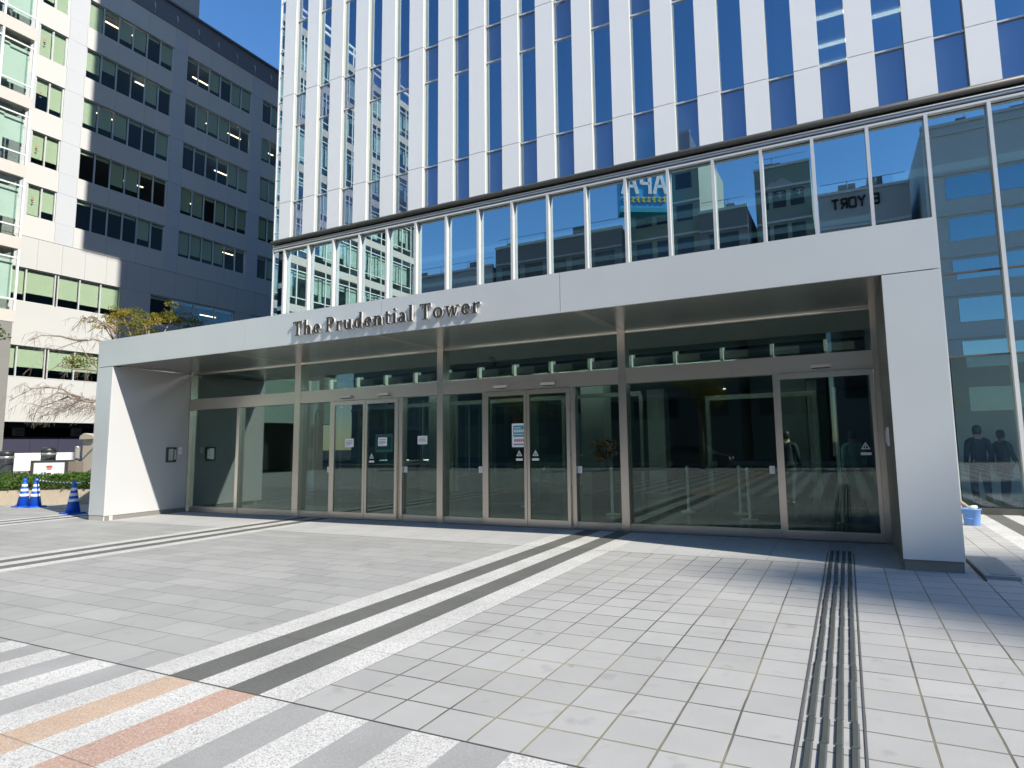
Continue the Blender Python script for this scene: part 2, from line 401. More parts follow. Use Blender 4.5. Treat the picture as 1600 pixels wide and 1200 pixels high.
bg.inputs['Strength'].default_value = .15
hs = nt.nodes.new('ShaderNodeHueSaturation'); hs.inputs['Saturation'].default_value = 1.22; hs.inputs['Hue'].default_value = .503
nt.links.new(sk.outputs[0], hs.inputs['Color']); nt.links.new(hs.outputs[0], bg.inputs[0]); nt.links.new(bg.outputs[0], wo.inputs[0])
S.view_settings.view_transform = 'Standard'; S.view_settings.look = 'None'; S.view_settings.gamma = 1.0
S.view_settings.use_curve_mapping = False; S.view_settings.exposure = 0.47
S.render.engine = 'CYCLES'
S.cycles.max_bounces = 10; S.cycles.transparent_max_bounces = 16; S.cycles.glossy_bounces = 5; S.cycles.diffuse_bounces = 4
S.cycles.caustics_reflective = False; S.cycles.caustics_refractive = False
S.cycles.use_denoising = True

# ------------------------------------------------------------------ ground
def sheet(mb, x0, x1, y0, y1, mi, z=0.0): mb.quad((x0, y0, z), (x1, y0, z), (x1, y1, z), (x0, y1, z), mi)
g = MB(); sheet(g, -400, 400, -400, 400, 0, -.14)
solo('ground', g, M['asphalt'], kind='structure')
YB, YF, YD = 2.765, 8.2, 10.15
sets = [[-17.72, -17.43, -17.14, -16.84, -16.56, -16.27], [-11.30, -11.03, -10.76, -10.47, -10.19, -9.92], [-4.52, -4.235, -3.945, -3.66, -3.375, -3.085], [2.03, 2.315, 2.605, 2.89, 3.175, 3.465]]
g = MB(); mats = [M[k] for k in ('pave_r', 'pave_l', 'pave_f', 'st_w', 'st_d', 'st_g', 'st_o', 'st_p', 'pave_o')]
seq_top, seq_bot = [3, 4, 3, 4, 3], [3, 6, 3, 7, 3]
YE = -15.0
for si, e in enumerate(sets):
    yt = 14.5 if si in (0, 3) else YD + .12
    for i in range(5):
        sheet(g, e[i], e[i + 1], YB, yt, seq_top[i]); sheet(g, e[i], e[i + 1], YE, YB, seq_bot[i])
gaps = [(-34.0, sets[0][0], 1), (sets[0][5], sets[1][0], 1), (sets[1][5], sets[2][0], 1), (sets[2][5], sets[3][0], 0), (sets[3][5], 34.0, 0)]
for a, b, mi in gaps:
    sheet(g, a, b, YB, YF, mi)
    # striped forecourt in front of the long joint
    n = max(1, round((b - a) / .304)); n += (n % 2 == 0)
    for k in range(n):
        sheet(g, a + (b - a) * k / n, a + (b - a) * (k + 1) / n, YE, YB, 5 if k % 2 == 0 else 3)
X0, X1 = -15.03, .507
sheet(g, sets[0][5], X0, YF, 14.5, 1); sheet(g, -34, sets[0][0], YF, 30, 1)
sheet(g, sets[0][0], sets[0][5], 14.5, 30, 1); sheet(g, sets[0][5], -17.45, 14.5, 30, 1)
sheet(g, X0, sets[1][0], YF, YD + .12, 2); sheet(g, sets[1][5], sets[2][0], YF, YD + .12, 2); sheet(g, sets[2][5], X1 + .1, YF, YD + .12, 2)
sheet(g, X1 + .1, sets[3][0], YF, 14.5, 0); sheet(g, sets[3][5], 34, YF, 14.5, 0)
# kerb face towards the road behind
g.quad((-34, YE, -.14), (34, YE, -.14), (34, YE, 0), (-34, YE, 0), 5)
g.quad((-34, 30, -.14), (-34, YE, -.14), (-34, YE, 0), (-34, 30, 0), 5)
solo('plaza_paving', g, mats, kind='structure')
g = MB()                     # long dark joints that cross the whole plaza
for y in (YB, YF): sheet(g, -34, 34, y - .0045, y + .0045, 0, .0035)
solo('paving_joint', g, M['joint'], kind='structure')
g = MB(); sheet(g, -14.95, X1 + .1, YD + .12, 14.6, 0); sheet(g, -17.3, 1.2, 14.6, 34, 0); sheet(g, 1.2, 12, 14.6, 34, 1)
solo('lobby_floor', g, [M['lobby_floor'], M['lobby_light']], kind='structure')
g = MB(); g.box(-60, 60, -26, -22.0, -.14, 0.01)
solo('pavement_across_road', g, M['pave_o'], kind='structure')

# tactile strip
t = thing('tactile_strip', (-.16, 4, 0), 'strip of dark raised tactile bars running straight to the right-hand door', 'tactile paving')
b = MB()
y = -2.6; k = 0
r2 = random.Random(3)
while y < 8.95:
    for x0, x1 in ((-.285, -.243), (-.215, -.174), (-.146, -.106), (-.075, -.034)):
        wob = r2.uniform(-.003, .003)
        n = len(b.v)
        b.v += [(x0 + wob, y + .006, .004), (x1 + wob, y + .006, .004), (x1 + wob, y + .296, .004), (x0 + wob, y + .296, .004),
                (x0 + .008 + wob, y + .016, .012), (x1 - .008 + wob, y + .016, .012), (x1 - .008 + wob, y + .286, .012), (x0 + .008 + wob, y + .286, .012)]
        for q in ((4, 5, 6, 7), (0, 1, 5, 4), (1, 2, 6, 5), (2, 3, 7, 6), (3, 0, 4, 7)): b.face(tuple(n + i for i in q), 0)
    y += .302
part('raised_bar', b, M['tactile'], t)
b = MB()
for x0, x1 in ((-.285, -.235), (-.222, -.172), (-.155, -.105), (-.085, -.035), (-.318, -.298)):
    b.box(x0, x1, 9.15, 9.85, .0, .01)
part('worn_bar', b, M['tactile_l'], t)
b = MB()
for x in (-.317, -.005): sheet(b, x - .006, x + .006, -2.6, 9.0, 0, .0045)
part('edge_joint', b, M['joint'], t)

# access cover
t = thing('access_cover', (1.4, 8.5, 0), 'flat steel access cover in the paving beside the right pillar foot', 'cover plate')
b = MB(); b.box(1.24, 1.56, 7.93, 9.15, 0, .035); part('lid', b, M['cover'], t)
b = MB(); b.box(1.31, 1.52, 8.0, 8.35, .035, .041); part('handle_plate', b, M['cover'], t)
b = MB(); b.box(1.215, 1.237, 7.8, 9.2, 0, .012); part('rim', b, M['black'], t)

# ------------------------------------------------------------------ entrance portal
pt = thing('entrance_portal', (-7.2, 8.13, 0), 'long pale metal entrance canopy on two pillars with raised lettering', 'canopy')
XL, XR, YP, ZS, ZT = -15.53, 1.108, 8.13, 3.455, 4.068
js = [XL, -10.63, -7.175, -3.75, XR]
for i in range(4):
    b = MB(); b.box(js[i] + (.004 if i else 0), js[i + 1] - (.004 if i < 3 else 0), YP, YP + .03, ZS, ZT)
    part('fascia_panel', b, M['fascia'], pt)
b = MB(); b.box(XL + .002, XR - .002, YP + .034, YP + .30, ZS + .02, ZT - .004); part('fascia_core', b, M['joint'], pt)
b = MB(); b.box(XL + .06, XL + .08, 10.27, 14.2, .03, 3.6); b.box(X1 - .03, X1 - .01, 10.27, 14.2, .03, 3.6)
part('vestibule_lining', b, M['lobby_wall'], pt)
b = MB(); b.box(XL + .02, XR - .02, YP + .30, 14.06, ZT - .16, ZT - .03); part('roof', b, M['soffit'], pt)
# soffit with a strip in line with each mullion
b = MB(); ms = [-11.27, -7.32, -3.47]
xs = [-14.97, *sum([[m - .085, m + .085] for m in ms], []), .507]
for i in range(0, len(xs), 2): b.box(xs[i], xs[i + 1], YP + .031, 10.05, ZS, ZS + .05)
part('soffit', b, M['soffit'], pt)
for m in ms:
    b = MB(); b.box(m - .083, m + .083, YP + .031, 10.05, ZS - .006, ZS + .05); part('soffit_strip', b, M['steel'], pt)
# left pillar: front cladding, splayed inner wall, outer wall
b = MB(); b.prism([(XL, .115), (-14.955, .115), (-14.955, ZS - .014), (XL, ZS - .014)], YP, YP + .03); part('pillar_cladding', b, M['fascia'], pt)
def splay(z0, z1, d, mi=0):
    bb = MB(); x0, x1 = -14.955 + d, -15.12 + d
    n = len(bb.v)
    bb.v += [(x0, YP + .0 if d >= 0 else YP + .031, z0), (x1, 10.2, z0), (x1 - .12, 10.2, z0), (x0 - .12, YP + .031, z0),
             (x0, YP + .0 if d >= 0 else YP + .031, z1), (x1, 10.2, z1), (x1 - .12, 10.2, z1), (x0 - .12, YP + .031, z1)]
    for q in ((0, 3, 2, 1), (4, 5, 6, 7), (0, 1, 5, 4), (1, 2, 6, 5), (2, 3, 7, 6), (3, 0, 4, 7)): bb.face(tuple(n + i for i in q), mi)
    return bb
part('inner_wall', splay(.105, ZS - .014, .002), M['wallwhite'], pt)
part('wall_plinth', splay(0, .1, -.012), M['plinth'], pt)
b = MB(); b.box(XL + .006, -14.975, YP + .008, YP + .2, 0, .11); part('stone_plinth', b, M['plinth_l'], pt)
b = MB(); b.box(XL, XL + .05, YP + .031, 14.2, .0, ZT - .2); part('outer_wall', b, M['fascia'], pt)
# right pillar
b = MB(); b.box(X1, XR, YP, YP + .03, .125, ZS - .012); part('pillar_cladding', b, M['fascia'], pt)
b = MB(); b.box(X1 + .012, XR - .012, YP + .02, YP + .3, 0, .12); part('stone_plinth', b, M['plinth'], pt)
b = MB(); b.box(X1 + .001, X1 + .05, YP + .031, 14.25, .0, ZS - .0); part('inner_wall', b, M['steel_d'], pt)
b = MB(); b.box(XR - .05, XR - .001, YP + .031, 14.25, .0, ZT - .2); part('outer_wall', b, M['fascia'], pt)
b = MB(); b.box(-15.1, .5, 10.3, 14.06, 3.62, 3.66); part('vestibule_ceiling', b, M['ceil'], pt)

# lettering ---------------------------------------------------------
TH, TN = .16, .085     # thick and thin stroke in cap heights
def arc(cx, cz, rx, rz, a0, a1, t0, t1, n=18):
    """curved stroke: strip of quads as (outer,inner) outlines; a in degrees; thickness t0 at the poles, t1 at the sides"""
    o, i_ = [], []
    for k in range(n + 1):
        a = R(a0 + (a1 - a0) * k / n); t = t0 + (t1 - t0) * abs(math.cos(a)) ** 1.5
        o.append((cx + rx * math.cos(a), cz + rz * math.sin(a))); i_.append((cx + (rx - t) * math.cos(a), cz + (rz - t) * math.sin(a)))
    return ('arc', o, i_)
def bar(x0, z0, x1, z1): return ('poly', [(x0, z0), (x1, z0), (x1, z1), (x0, z1)])
def poly(*p): return ('poly', list(p))
XH = .66
def serif(x, z, w=.26, up=True): return bar(x - w / 2, z, x + w / 2, z + .055) if up else bar(x - w / 2, z - .055, x + w / 2, z)
def stem(x, z0, z1): return bar(x - TH / 2, z0, x + TH / 2, z1)
G = {
 'T': (.74, [stem(.37, .05, .93), serif(.37, 0, .34), bar(.04, .92, .70, 1.0), poly((.04, .76), (.085, .76), (.13, .93), (.04, .93)), poly((.655, .76), (.70, .76), (.70, .93), (.61, .93))]),
 'h': (.68, [stem(.16, .05, 1.05), serif(.16, 0, .27), poly((.03, 1.0), (.12, .97), (.12, 1.05), (.03, 1.04)), arc(.34, .40, .215, .26, 0, 150, TN, TH), stem(.487, .05, .42), serif(.487, 0, .27)]),
 'e': (.56, [arc(.28, .32, .25, .34, 42, 322, TN, TH), arc(.28, .32, .25, .34, -2, 60, TN, TH * .8), bar(.10, .345, .515, .405)]),
 'P': (.66, [stem(.16, .05, .96), serif(.16, 0, .3), bar(.02, .945, .36, 1.0), bar(.2, .44, .34, .50), arc(.34, .72, .28, .28, -90, 90, TN * .85, TH)]),
 'r': (.48, [stem(.16, .05, .60), serif(.16, 0, .29), poly((.03, .62), (.10, .58), (.225, .60), (.225, .68)), arc(.36, .42, .2, .235, 62, 150, TN, TN), bar(.36, .52, .47, .66)]),
 'u': (.68, [stem(.15, .22, .62), bar(.02, .61, .215, .66), arc(.33, .25, .245, .27, 180, 330, TN, TH), stem(.49, .05, .62), bar(.36, .61, .556, .66), bar(.50, 0, .64, .055)]),
 'd': (.64, [stem(.46, .05, 1.05), bar(.34, 1.0, .46, 1.05), bar(.46, 0, .60, .055), arc(.30, .32, .26, .34, 0, 360, TN, TH)]),
 'n': (.68, [stem(.16, .05, .62), serif(.16, 0, .27), bar(.03, .61, .22, .66), arc(.34, .40, .215, .26, 0, 150, TN, TH), stem(.487, .05, .42), serif(.487, 0, .27)]),
 't': (.44, [stem(.17, .16, .84), bar(.02, .60, .38, .66), arc(.29, .18, .19, .19, 180, 305, TN, TH)]),
 'i': (.34, [stem(.17, .05, .62), serif(.17, 0, .27), bar(.04, .61, .23, .66), ('poly', [(.17 + .085 * math.cos(R(a)), .90 + .085 * math.sin(R(a))) for a in range(0, 360, 30)])]),
 'a': (.58, [arc(.25, .42, .205, .25, 0, 150, TN, TH), stem(.385, .08, .45), bar(.385, 0, .54, .06), arc(.24, .19, .21, .20, 60, 360, TN, TH)]),
 'l': (.34, [stem(.17, .05, 1.05), serif(.17, 0, .28), bar(.04, 1.0, .23, 1.05)]),
 'o': (.64, [arc(.32, .33, .29, .345, 0, 360, TN, TH)]),
 'w': (.90, [poly((.10, .64), (.25, .0), (.33, .0), (.24, .64)), poly((.28, .0), (.34, .0), (.48, .64), (.42, .64)), poly((.42, .64), (.56, .0), (.63, .0), (.56, .64)), poly((.58, .0), (.63, .0), (.80, .64), (.735, .64)), bar(.03, .61, .31, .66), bar(.66, .61, .87, .66)]),
}
def letter_mesh(ch, x, z, h, y0, y1, face_m=0, side_m=1, glyph=None, xs=1.0):
    mb = MB(); k = 0
    for kind, *rest in (glyph or G[ch][1]):
        dy = -.0007 * k; k += 1
        if kind == 'poly':
            mb.prism([(x + a * h * xs, z + c * h) for a, c in rest[0]], y0 + dy, y1, face_m, side_m)
        else:
            o, i_ = rest
            n = len(mb.v); L = len(o)
            for yy in (y0 + dy, y1):
                mb.v += [(x + a * h * xs, yy, z + c * h) for a, c in o] + [(x + a * h * xs, yy, z + c * h) for a, c in i_]
            F = 2 * L
            for q in range(L - 1):
                mb.face((n + q, n + L + q, n + L + q + 1, n + q + 1)[::-1], face_m)
                mb.face((n + q, n + q + 1, n + F + q + 1, n + F + q)[::-1], side_m); mb.face((n + L + q, n + F + L + q, n + F + L + q + 1, n + L + q + 1)[::-1], side_m)
            mb.face((n, n + F, n + F + L, n + L), side_m); mb.face((n + L - 1, n + 2 * L - 1, n + F + 2 * L - 1, n + F + L - 1), side_m)
    return mb
TXT = 'The Prudential Tower'
hcap = .268; x = -9.25; z0 = 3.598
track = {' ': .26}
adv = [(track[c] if c == ' ' else G[c][0]) for c in TXT]
XS = (4.13 - .012 * (len(TXT) - 1)) / (sum(adv) * hcap); space = .012
sg = thing('building_name_sign', (-7.2, 8.1, 3.6), 'raised dark letters spelling The Prudential Tower across the canopy front', 'sign')
for ch, a in zip(TXT, adv):
    if ch != ' ':
        part('letter', letter_mesh(ch, x, z0, hcap, YP - .055, YP - .010, xs=XS), [M['dark_letter'], M['letter_side']], sg)
        bb = MB(); bb.box(x + a * hcap * XS * .3, x + a * hcap * XS * .3 + .02, YP - .012, YP, z0 + .05, z0 + .07)
        part('letter_pin', bb, M['steel_d'], sg)
    x += a * hcap * XS + space

# ------------------------------------------------------------------ glazed entrance
ge = thing('glazed_entrance', (-7.2, 10.15, 0), 'wide glass entrance screen with steel frames and sliding doors under the canopy', 'entrance')
HB, HT = 2.53, 2.80
def frame_part(name, x0, x1, z0, z1, y0=10.08, y1=10.22, mat='steel'):
    b = MB(); b.box(x0, x1, y0, y1, z0, z1); return part(name, b, M[mat], ge)
def pane(name, x0, x1, z0, z1, y, parent, mat='doorglass'):
    b = MB(); b.box(x0, x1, y - .006, y + .006, z0, z1); return part(name, b, M[mat], parent)
for m, hw in zip(ms, (.09, .07, .07)): frame_part('mullion', m - hw, m + hw, 0, ZS, 10.03, 10.25)
frame_part('jamb', -15.12, -15.06, 0, ZS, 10.06, 10.25); frame_part('jamb', .425, .505, 0, ZS, 10.0, 10.25)
secs = [(-15.06, -11.36), (-11.18, -7.39), (-7.25, -3.54), (-3.40, .425)]
for x0, x1 in secs:
    b = MB(); b.box(x0, x1, 10.045, 10.24, HB, HT); part('head_rail', b, M['steel_h'], ge)
    pane('transom_pane', x0, x1, HT, ZS - .03, 10.15, ge)
    b = MB(); b.box(x0, x1, 10.09, 10.2, ZS - .03, ZS - .0); part('top_trim', b, M['steel_h'], ge)
b = MB()
for x0, x1 in secs: b.box(x0, x1, 10.02, 10.3, .001, .012)
part('threshold', b, M['steel_d'], ge)
def fixed(x0, x1):
    pane('fixed_pane', x0, x1, .13, HB, 10.15, ge)
    b = MB(); b.box(x0, x1, 10.10, 10.2, .012, .13); part('bottom_rail', b, M['steel_h'], ge)
for x0, x1 in ((-15.06, -13.32), (-13.22, -11.36), (-11.18, -10.30), (-8.29, -7.39), (-7.25, -6.35), (-4.39, -3.54), (-3.40, -.99)): fixed(x0, x1)
for x0, x1 in ((-13.32, -13.22), (-10.30, -10.21), (-8.385, -8.29), (-6.35, -6.26), (-4.48, -4.39), (-.99, -.92)): frame_part('slim_post', x0, x1, .012, HB, 10.07, 10.22)
def door(x0, x1, y):
    d = MB(); s_ = .055
    d.box(x0, x0 + s_, y - .025, y + .025, .02, HB - .012); d.box(x1 - s_, x1, y - .025, y + .025, .02, HB - .012)
    d.box(x0 + s_, x1 - s_, y - .025, y + .025, .02, .15); d.box(x0 + s_, x1 - s_, y - .025, y + .025, HB - .10, HB - .012)
    o = part('sliding_door', d, M['steel'], ge)
    pane('door_glass', x0 + s_, x1 - s_, .15, HB - .10, y, o)
    return o
for x0, x1 in ((-10.16, -9.245), (-9.235, -8.39), (-6.24, -5.355), (-5.345, -4.485)): door(x0, x1, 10.035)
door(-.93, .42, 9.99)
for x0 in (-9.93, -8.89, -6.04, -5.03, -.42):
    b = MB(); b.prism([(x0, 2.585), (x0 + .28, 2.585), (x0 + .28, 2.635), (x0, 2.635)], 9.98, 10.044); b.box(x0 + .01, x0 + .27, 9.985, 10.04, 2.572, 2.584, 1)  # thin black strip below is the sensor's shadow put in as colour
    part('door_sensor', b, [M['sensor'], M['black_plastic']], ge)
for x in (-10.37, -8.245, -6.43, -4.345, -1.075):
    b = MB(); b.box(x - .04, x + .04, 10.128, 10.143, .98, 1.10); b.box(x - .015, x + .015, 10.122, 10.128, 1.01, 1.07, 1); part('touch_switch', b, [M['white'], M['ring']], ge)

for x0, x1 in ((-10.21, -10.165), (-6.26, -6.245)):
    b = MB(); b.box(x0, x1, 10.06, 10.2, .012, HB); part('dark_gap_strip', b, M['black'], ge)  # black strip paints in the shade of the gap between post and leaf
# notices on the glass
def notice(x0, x1, z0, z1, y, label, lines, name='paper_notice', cat='notice', group='white notices on the doors'):
    b = MB(); b.box(x0, x1, y - .003, y, z0, z1)
    H, W = z1 - z0, x1 - x0
    for q, (a, c, e) in enumerate(lines): b.box(x0 + W * a, x0 + W * c, y - .0045, y - .003, z1 - H * e - H * .035, z1 - H * e + H * .035, 1)
    return solo(name, b, [M['white'], M['paper_line']], label, cat, group, loc=((x0 + x1) / 2, y, z0))
ln = [(.12, .88, .25), (.12, .8, .45), (.12, .86, .6), (.12, .6, .75)]
notice(-9.80, -9.56, 1.52, 1.70, 10.028, 'square white notice taped to the leftmost sliding door leaf', ln)
notice(-8.89, -8.65, 1.53, 1.71, 10.028, 'white notice on the door leaf with a teal map behind it', ln)
notice(-7.95, -7.71, 1.55, 1.72, 10.143, 'white notice on the fixed pane left of the second thick mullion', ln[:3])
b = MB(); b.box(-8.98, -8.52, 10.05, 10.054, 1.40, 1.78); b.box(-8.94, -8.56, 10.046, 10.05, 1.46, 1.72, 1)
solo('map_poster', b, [M['cloth_pale'], M['teal']], 'teal map sheet behind the second white notice on the doors', 'poster', loc=(-8.75, 10.05, 1.4))
b = MB(); x0, x1, zb, zt = -5.67, -5.39, 1.46, 1.90; y = 10.028
b.box(x0, x1, y - .003, y, zb, zt); b.box(x0 + .03, x1 - .0, y - .0045, y - .003, 1.65, 1.86, 1)
for q in range(5): b.box(x0 + .05 + q * .045, x0 + .08 + q * .045, y - .006, y - .0045, 1.735, 1.785, 0)
b.box(x0 + .05, x1 - .04, y - .006, y - .0045, 1.69, 1.702, 0); b.box(x0 + .05, x1 - .09, y - .006, y - .0045, 1.81, 1.825, 0)
for q in range(5): b.box(x0 + .05 + q * .045, x0 + .083 + q * .045, y - .0045, y - .003, 1.56, 1.61, 2)
b.box(x0 + .03, x1 - .03, y - .0045, y - .003, 1.495, 1.525, 3)
solo('teal_poster', b, [M['white'], M['teal'], M['red'], M['paper_line']], 'tall white and teal poster beside the centre stile of the middle doors', 'poster', loc=(-5.53, y, 1.46))
def sticker(x, z, y, label):
    b = MB(); b.box(x - .07, x + .07, y - .002, y, z - .02, z + .02)
    for q in range(3):
        a0, a1 = R(90 + 120 * q), R(210 + 120 * q); p0 = (x + .07 * math.cos(a0), z + .10 + .07 * math.sin(a0)); p1 = (x + .07 * math.cos(a1), z + .10 + .07 * math.sin(a1))
        k0 = (x + .045 * math.cos(a0), z + .10 + .045 * math.sin(a0)); k1 = (x + .045 * math.cos(a1), z + .10 + .045 * math.sin(a1))
        b.prism([p0, p1, k1, k0], y - .002 - .0003 * q, y, 0)
    b.box(x - .006, x + .006, y - .002, y, z + .085, z + .125)
    solo('warning_sticker', b, M['white'], label, 'sticker', 'white triangle stickers on the doors', loc=(x, y, z))
sticker(-9.06, 1.21, 10.028, 'white warning triangle sticker on the leaf with the teal map')
sticker(-5.52, 1.23, 10.028, 'white warning triangle sticker just below the teal poster')
sticker(-5.18, 1.23, 10.028, 'white warning triangle sticker right of the middle doors centre stile')
sticker(.25, 1.28, 9.983, 'white warning triangle sticker on the single right-hand door')
# wall boxes
t = thing('intercom_panel', (-15.06, 9.65, 1.23), 'dark framed intercom box on the white left side wall', 'intercom')
def onwall(y): return -14.953 - .165 * (y - YP) / (10.2 - YP)
def wallbox(name, y0, y1, z0, z1, d0, d1, mat, parent):
    b = MB(); xa, xb = onwall(y0), onwall(y1)
    n = 0
    b.v += [(xa + d0, y0, z0), (xb + d0, y1, z0), (xb + d0, y1, z1), (xa + d0, y0, z1), (xa + d1, y0, z0), (xb + d1, y1, z0), (xb + d1, y1, z1), (xa + d1, y0, z1)]
    for q in ((4, 5, 6, 7), (0, 4, 7, 3), (1, 2, 6, 5), (3, 7, 6, 2), (0, 1, 5, 4)): b.face(q)
    return part(name, b, mat, parent)
wallbox('housing', 9.50, 9.76, 1.235, 1.60, 0, .03, M['sign_dark'], t); wallbox('face_plate', 9.55, 9.67, 1.28, 1.56, .031, .036, M['ring'], t); wallbox('handset', 9.69, 9.735, 1.30, 1.54, .031, .05, M['ring'], t)
t = thing('card_reader', (-15.06, 9.85, 1.42), 'small white card reader next to the intercom box', 'card reader')
wallbox('plate', 9.83, 9.91, 1.43, 1.60, 0, .02, M['white'], t); wallbox('button', 9.855, 9.885, 1.49, 1.54, .021, .025, M['ring'], t)
t = thing('key_switch_box', (X1, 9.2, 1.42), 'pair of pale switch plates on the right pillar inner wall', 'switch')
for y0, y1, z0, z1 in ((9.0, 9.14, 1.40, 1.64), (9.3, 9.42, 1.44, 1.60)):
    b = MB(); b.box(X1 - .02, X1, y0, y1, z0, z1); b.box(X1 - .024, X1 - .02, y0 + .03, y1 - .03, z0 + .05, z1 - .05, 1); part('plate', b, [M['white'], M['ring']], t)

# ------------------------------------------------------------------ the tower
tw = thing('office_tower', (-4, 14.3, 0), 'white finned glass office tower rising behind the canopy', 'tower')
YT, YG = 14.3, 14.45; FX, FP, FW, NF = -17.18, 1.108, .545, 24
levels = [(8.62, 9.915), (9.935, 13.80), (13.825, 17.69), (17.715, 21.5)]
for z0, z1 in levels:
    first = None
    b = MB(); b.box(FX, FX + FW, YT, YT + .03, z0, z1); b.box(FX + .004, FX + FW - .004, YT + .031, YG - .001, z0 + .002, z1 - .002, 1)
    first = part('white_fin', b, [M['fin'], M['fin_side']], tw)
    for k in range(1, NF): instance(first, tw, (FP * k, 0, 0))
rp_ = random.Random(17)
def tilted(x0, x1, y, z0, z1, amt):
    bb = MB(); a, c = rp_.uniform(-amt, amt), rp_.uniform(-amt, amt)
    ys = [y - a - c, y + a - c, y + a + c, y - a + c]
    P_ = [(x0, z0), (x1, z0), (x1, z1), (x0, z1)]
    bb.v = [(p[0], yy, p[1]) for p, yy in zip(P_, ys)] + [(p[0], yy + .010, p[1]) for p, yy in zip(P_, ys)]
    for q in ((0, 1, 2, 3), (7, 6, 5, 4), (0, 4, 5, 1), (1, 5, 6, 2), (2, 6, 7, 3), (3, 7, 4, 0)): bb.face(q)
    return bb
rows = [('spandrel_pane', 8.62, 9.91), ('vision_pane', 9.95, 12.66), ('spandrel_pane', 12.695, 13.79), ('vision_pane', 13.84, 16.55), ('spandrel_pane', 16.58, 17.68), ('vision_pane', 17.73, 21.5)]
XW0, XW1 = -17.40, FX + FP * (NF - 1) + FW
for name, z0, z1 in rows:
    for k in range(NF - 1):
        b = tilted(FX + FW + FP * k, FX + FP * (k + 1), YG - .02, z0, z1, .0016)
        part(name, b, M['visionglass' if name == 'vision_pane' else 'spandglass'], tw)
for z in (9.93, 12.677, 13.815, 16.565, 17.705):
    b = MB(); b.box(FX + FW * .5, XW1 - FW * .5, YG - .055, YG - .021, z - .016, z + .016); part('window_ledge', b, M['mullion'], tw)
b = MB()
for z0, z1 in ((8.62, 9.92), (12.68, 13.81), (16.57, 17.70)): b.box(XW0 + .1, XW1, YG + .05, YG + .12, z0 + .01, z1 - .01)
part('spandrel_board', b, M['spandback'], tw)
# offices behind the vision glass: slabs, ceilings, back wall, cross walls, lamps
b = MB()
for z in (8.62, 12.70, 16.60):
    b.box(XW0 + .15, XW1, YG + .13, 22, z, z + 1.0, 0)
b.box(XW0 + .15, XW1, 22, 22.2, 8.6, 21.5, 0)
for x in (-12.1, -6.5, -1.0, 4.6):
    for z0, z1 in ((9.63, 12.69), (13.71, 16.59), (17.61, 21.5)): b.box(x - .08, x + .08, YG + .14, 22, z0, z1, 0)
part('office_floors', b, M['interior'], tw)
rv_ = random.Random(23)
for k in range(NF - 1):
    for z0, z1 in ((9.98, 12.6), (13.88, 16.5), (17.78, 21.4)):
        if rv_.random() < .34:
            x0 = FX + FW + FP * k + .03; x1 = FX + FP * (k + 1) - .03
            b = MB()
            if rv_.random() < .5: b.box(x0, x1, YG + .16, YG + .17, z1 - rv_.uniform(.3, 2.0), z1)
            else: xm = rv_.uniform(x0, x1 - .2); b.box(xm, xm + rv_.uniform(.15, .3), YG + .16, YG + .4, z0, z1)
            part('window_blind', b, M['ceil'], tw)
b = MB()
for z in (12.67, 16.57): b.box(XW0 + .2, XW1 - .1, YG + .3, 21.9, z, z + .02)
part('office_ceiling', b, M['interior_ceiling'], tw)
for x, yy, zz in ((-9.4, 16.4, 16.5), (-8.35, 17.8, 16.5), (-13.6, 17.0, 16.5), (.35, 15.6, 12.6), (.35, 16.6, 12.6), (.35, 17.9, 12.6), (.35, 18.9, 12.6), (1.65, 16.3, 12.6), (1.65, 17.2, 12.6)):
    b = MB(); b.box(x - .42, x + .42, yy, yy + .12, zz, zz + .04); part('lamp_tube', b, M['tube'], tw)
# left glass corner and side wall
b = MB()
b.box(XW0, FX - .002, YT + .04, YT + .05, 4.0, 21.5)
part('corner_glass', b, M['visionglass'], tw)
b = MB(); b.box(XW0, XW0 + .02, YT + .06, 85, 3.7, 21.5); part('side_glass', b, M['visionglass'], tw)
b = MB(); b.box(XW0, XW0 + .012, YT + .06, 30, 0.05, 3.69); part('side_glass', b, M['shopglass'], tw)
b = MB()
for k in range(14): b.box(XW0 - .03, FX - .02, YT + .02, YT + .039, 8.9 + k * .95, 8.93 + k * .95)
b.box(XW0 - .03, XW0 - .001, YT + .0, YT + .06, 0, 21.5)
part('corner_trim', b, M['mullion'], tw)
# gutter bands
b = MB(); b.tube([(XW0 - .06, YT - .02, 8.555), (XW1 + 3, YT - .02, 8.555)], .072, 10)
b.box(XW0 - .05, XW1 + 3, YT + .03, YG + .1, 8.52, 8.605)
part('gutter', b, M['gutter'], tw)
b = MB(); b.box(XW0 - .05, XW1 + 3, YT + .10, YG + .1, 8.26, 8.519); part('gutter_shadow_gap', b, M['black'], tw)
b = MB()
b.tube([(XW0 - .05, YT + .05, 8.43), (XW1 + 3, YT + .05, 8.43)], .026, 8); b.box(XW0 - .05, XW1 + 3, YT + .005, YT + .099, 8.335, 8.375); b.box(XW0 - .05, XW1 + 3, YT, YT + .11, 8.235, 8.285)
part('gutter_trim', b, M['mullion'], tw)
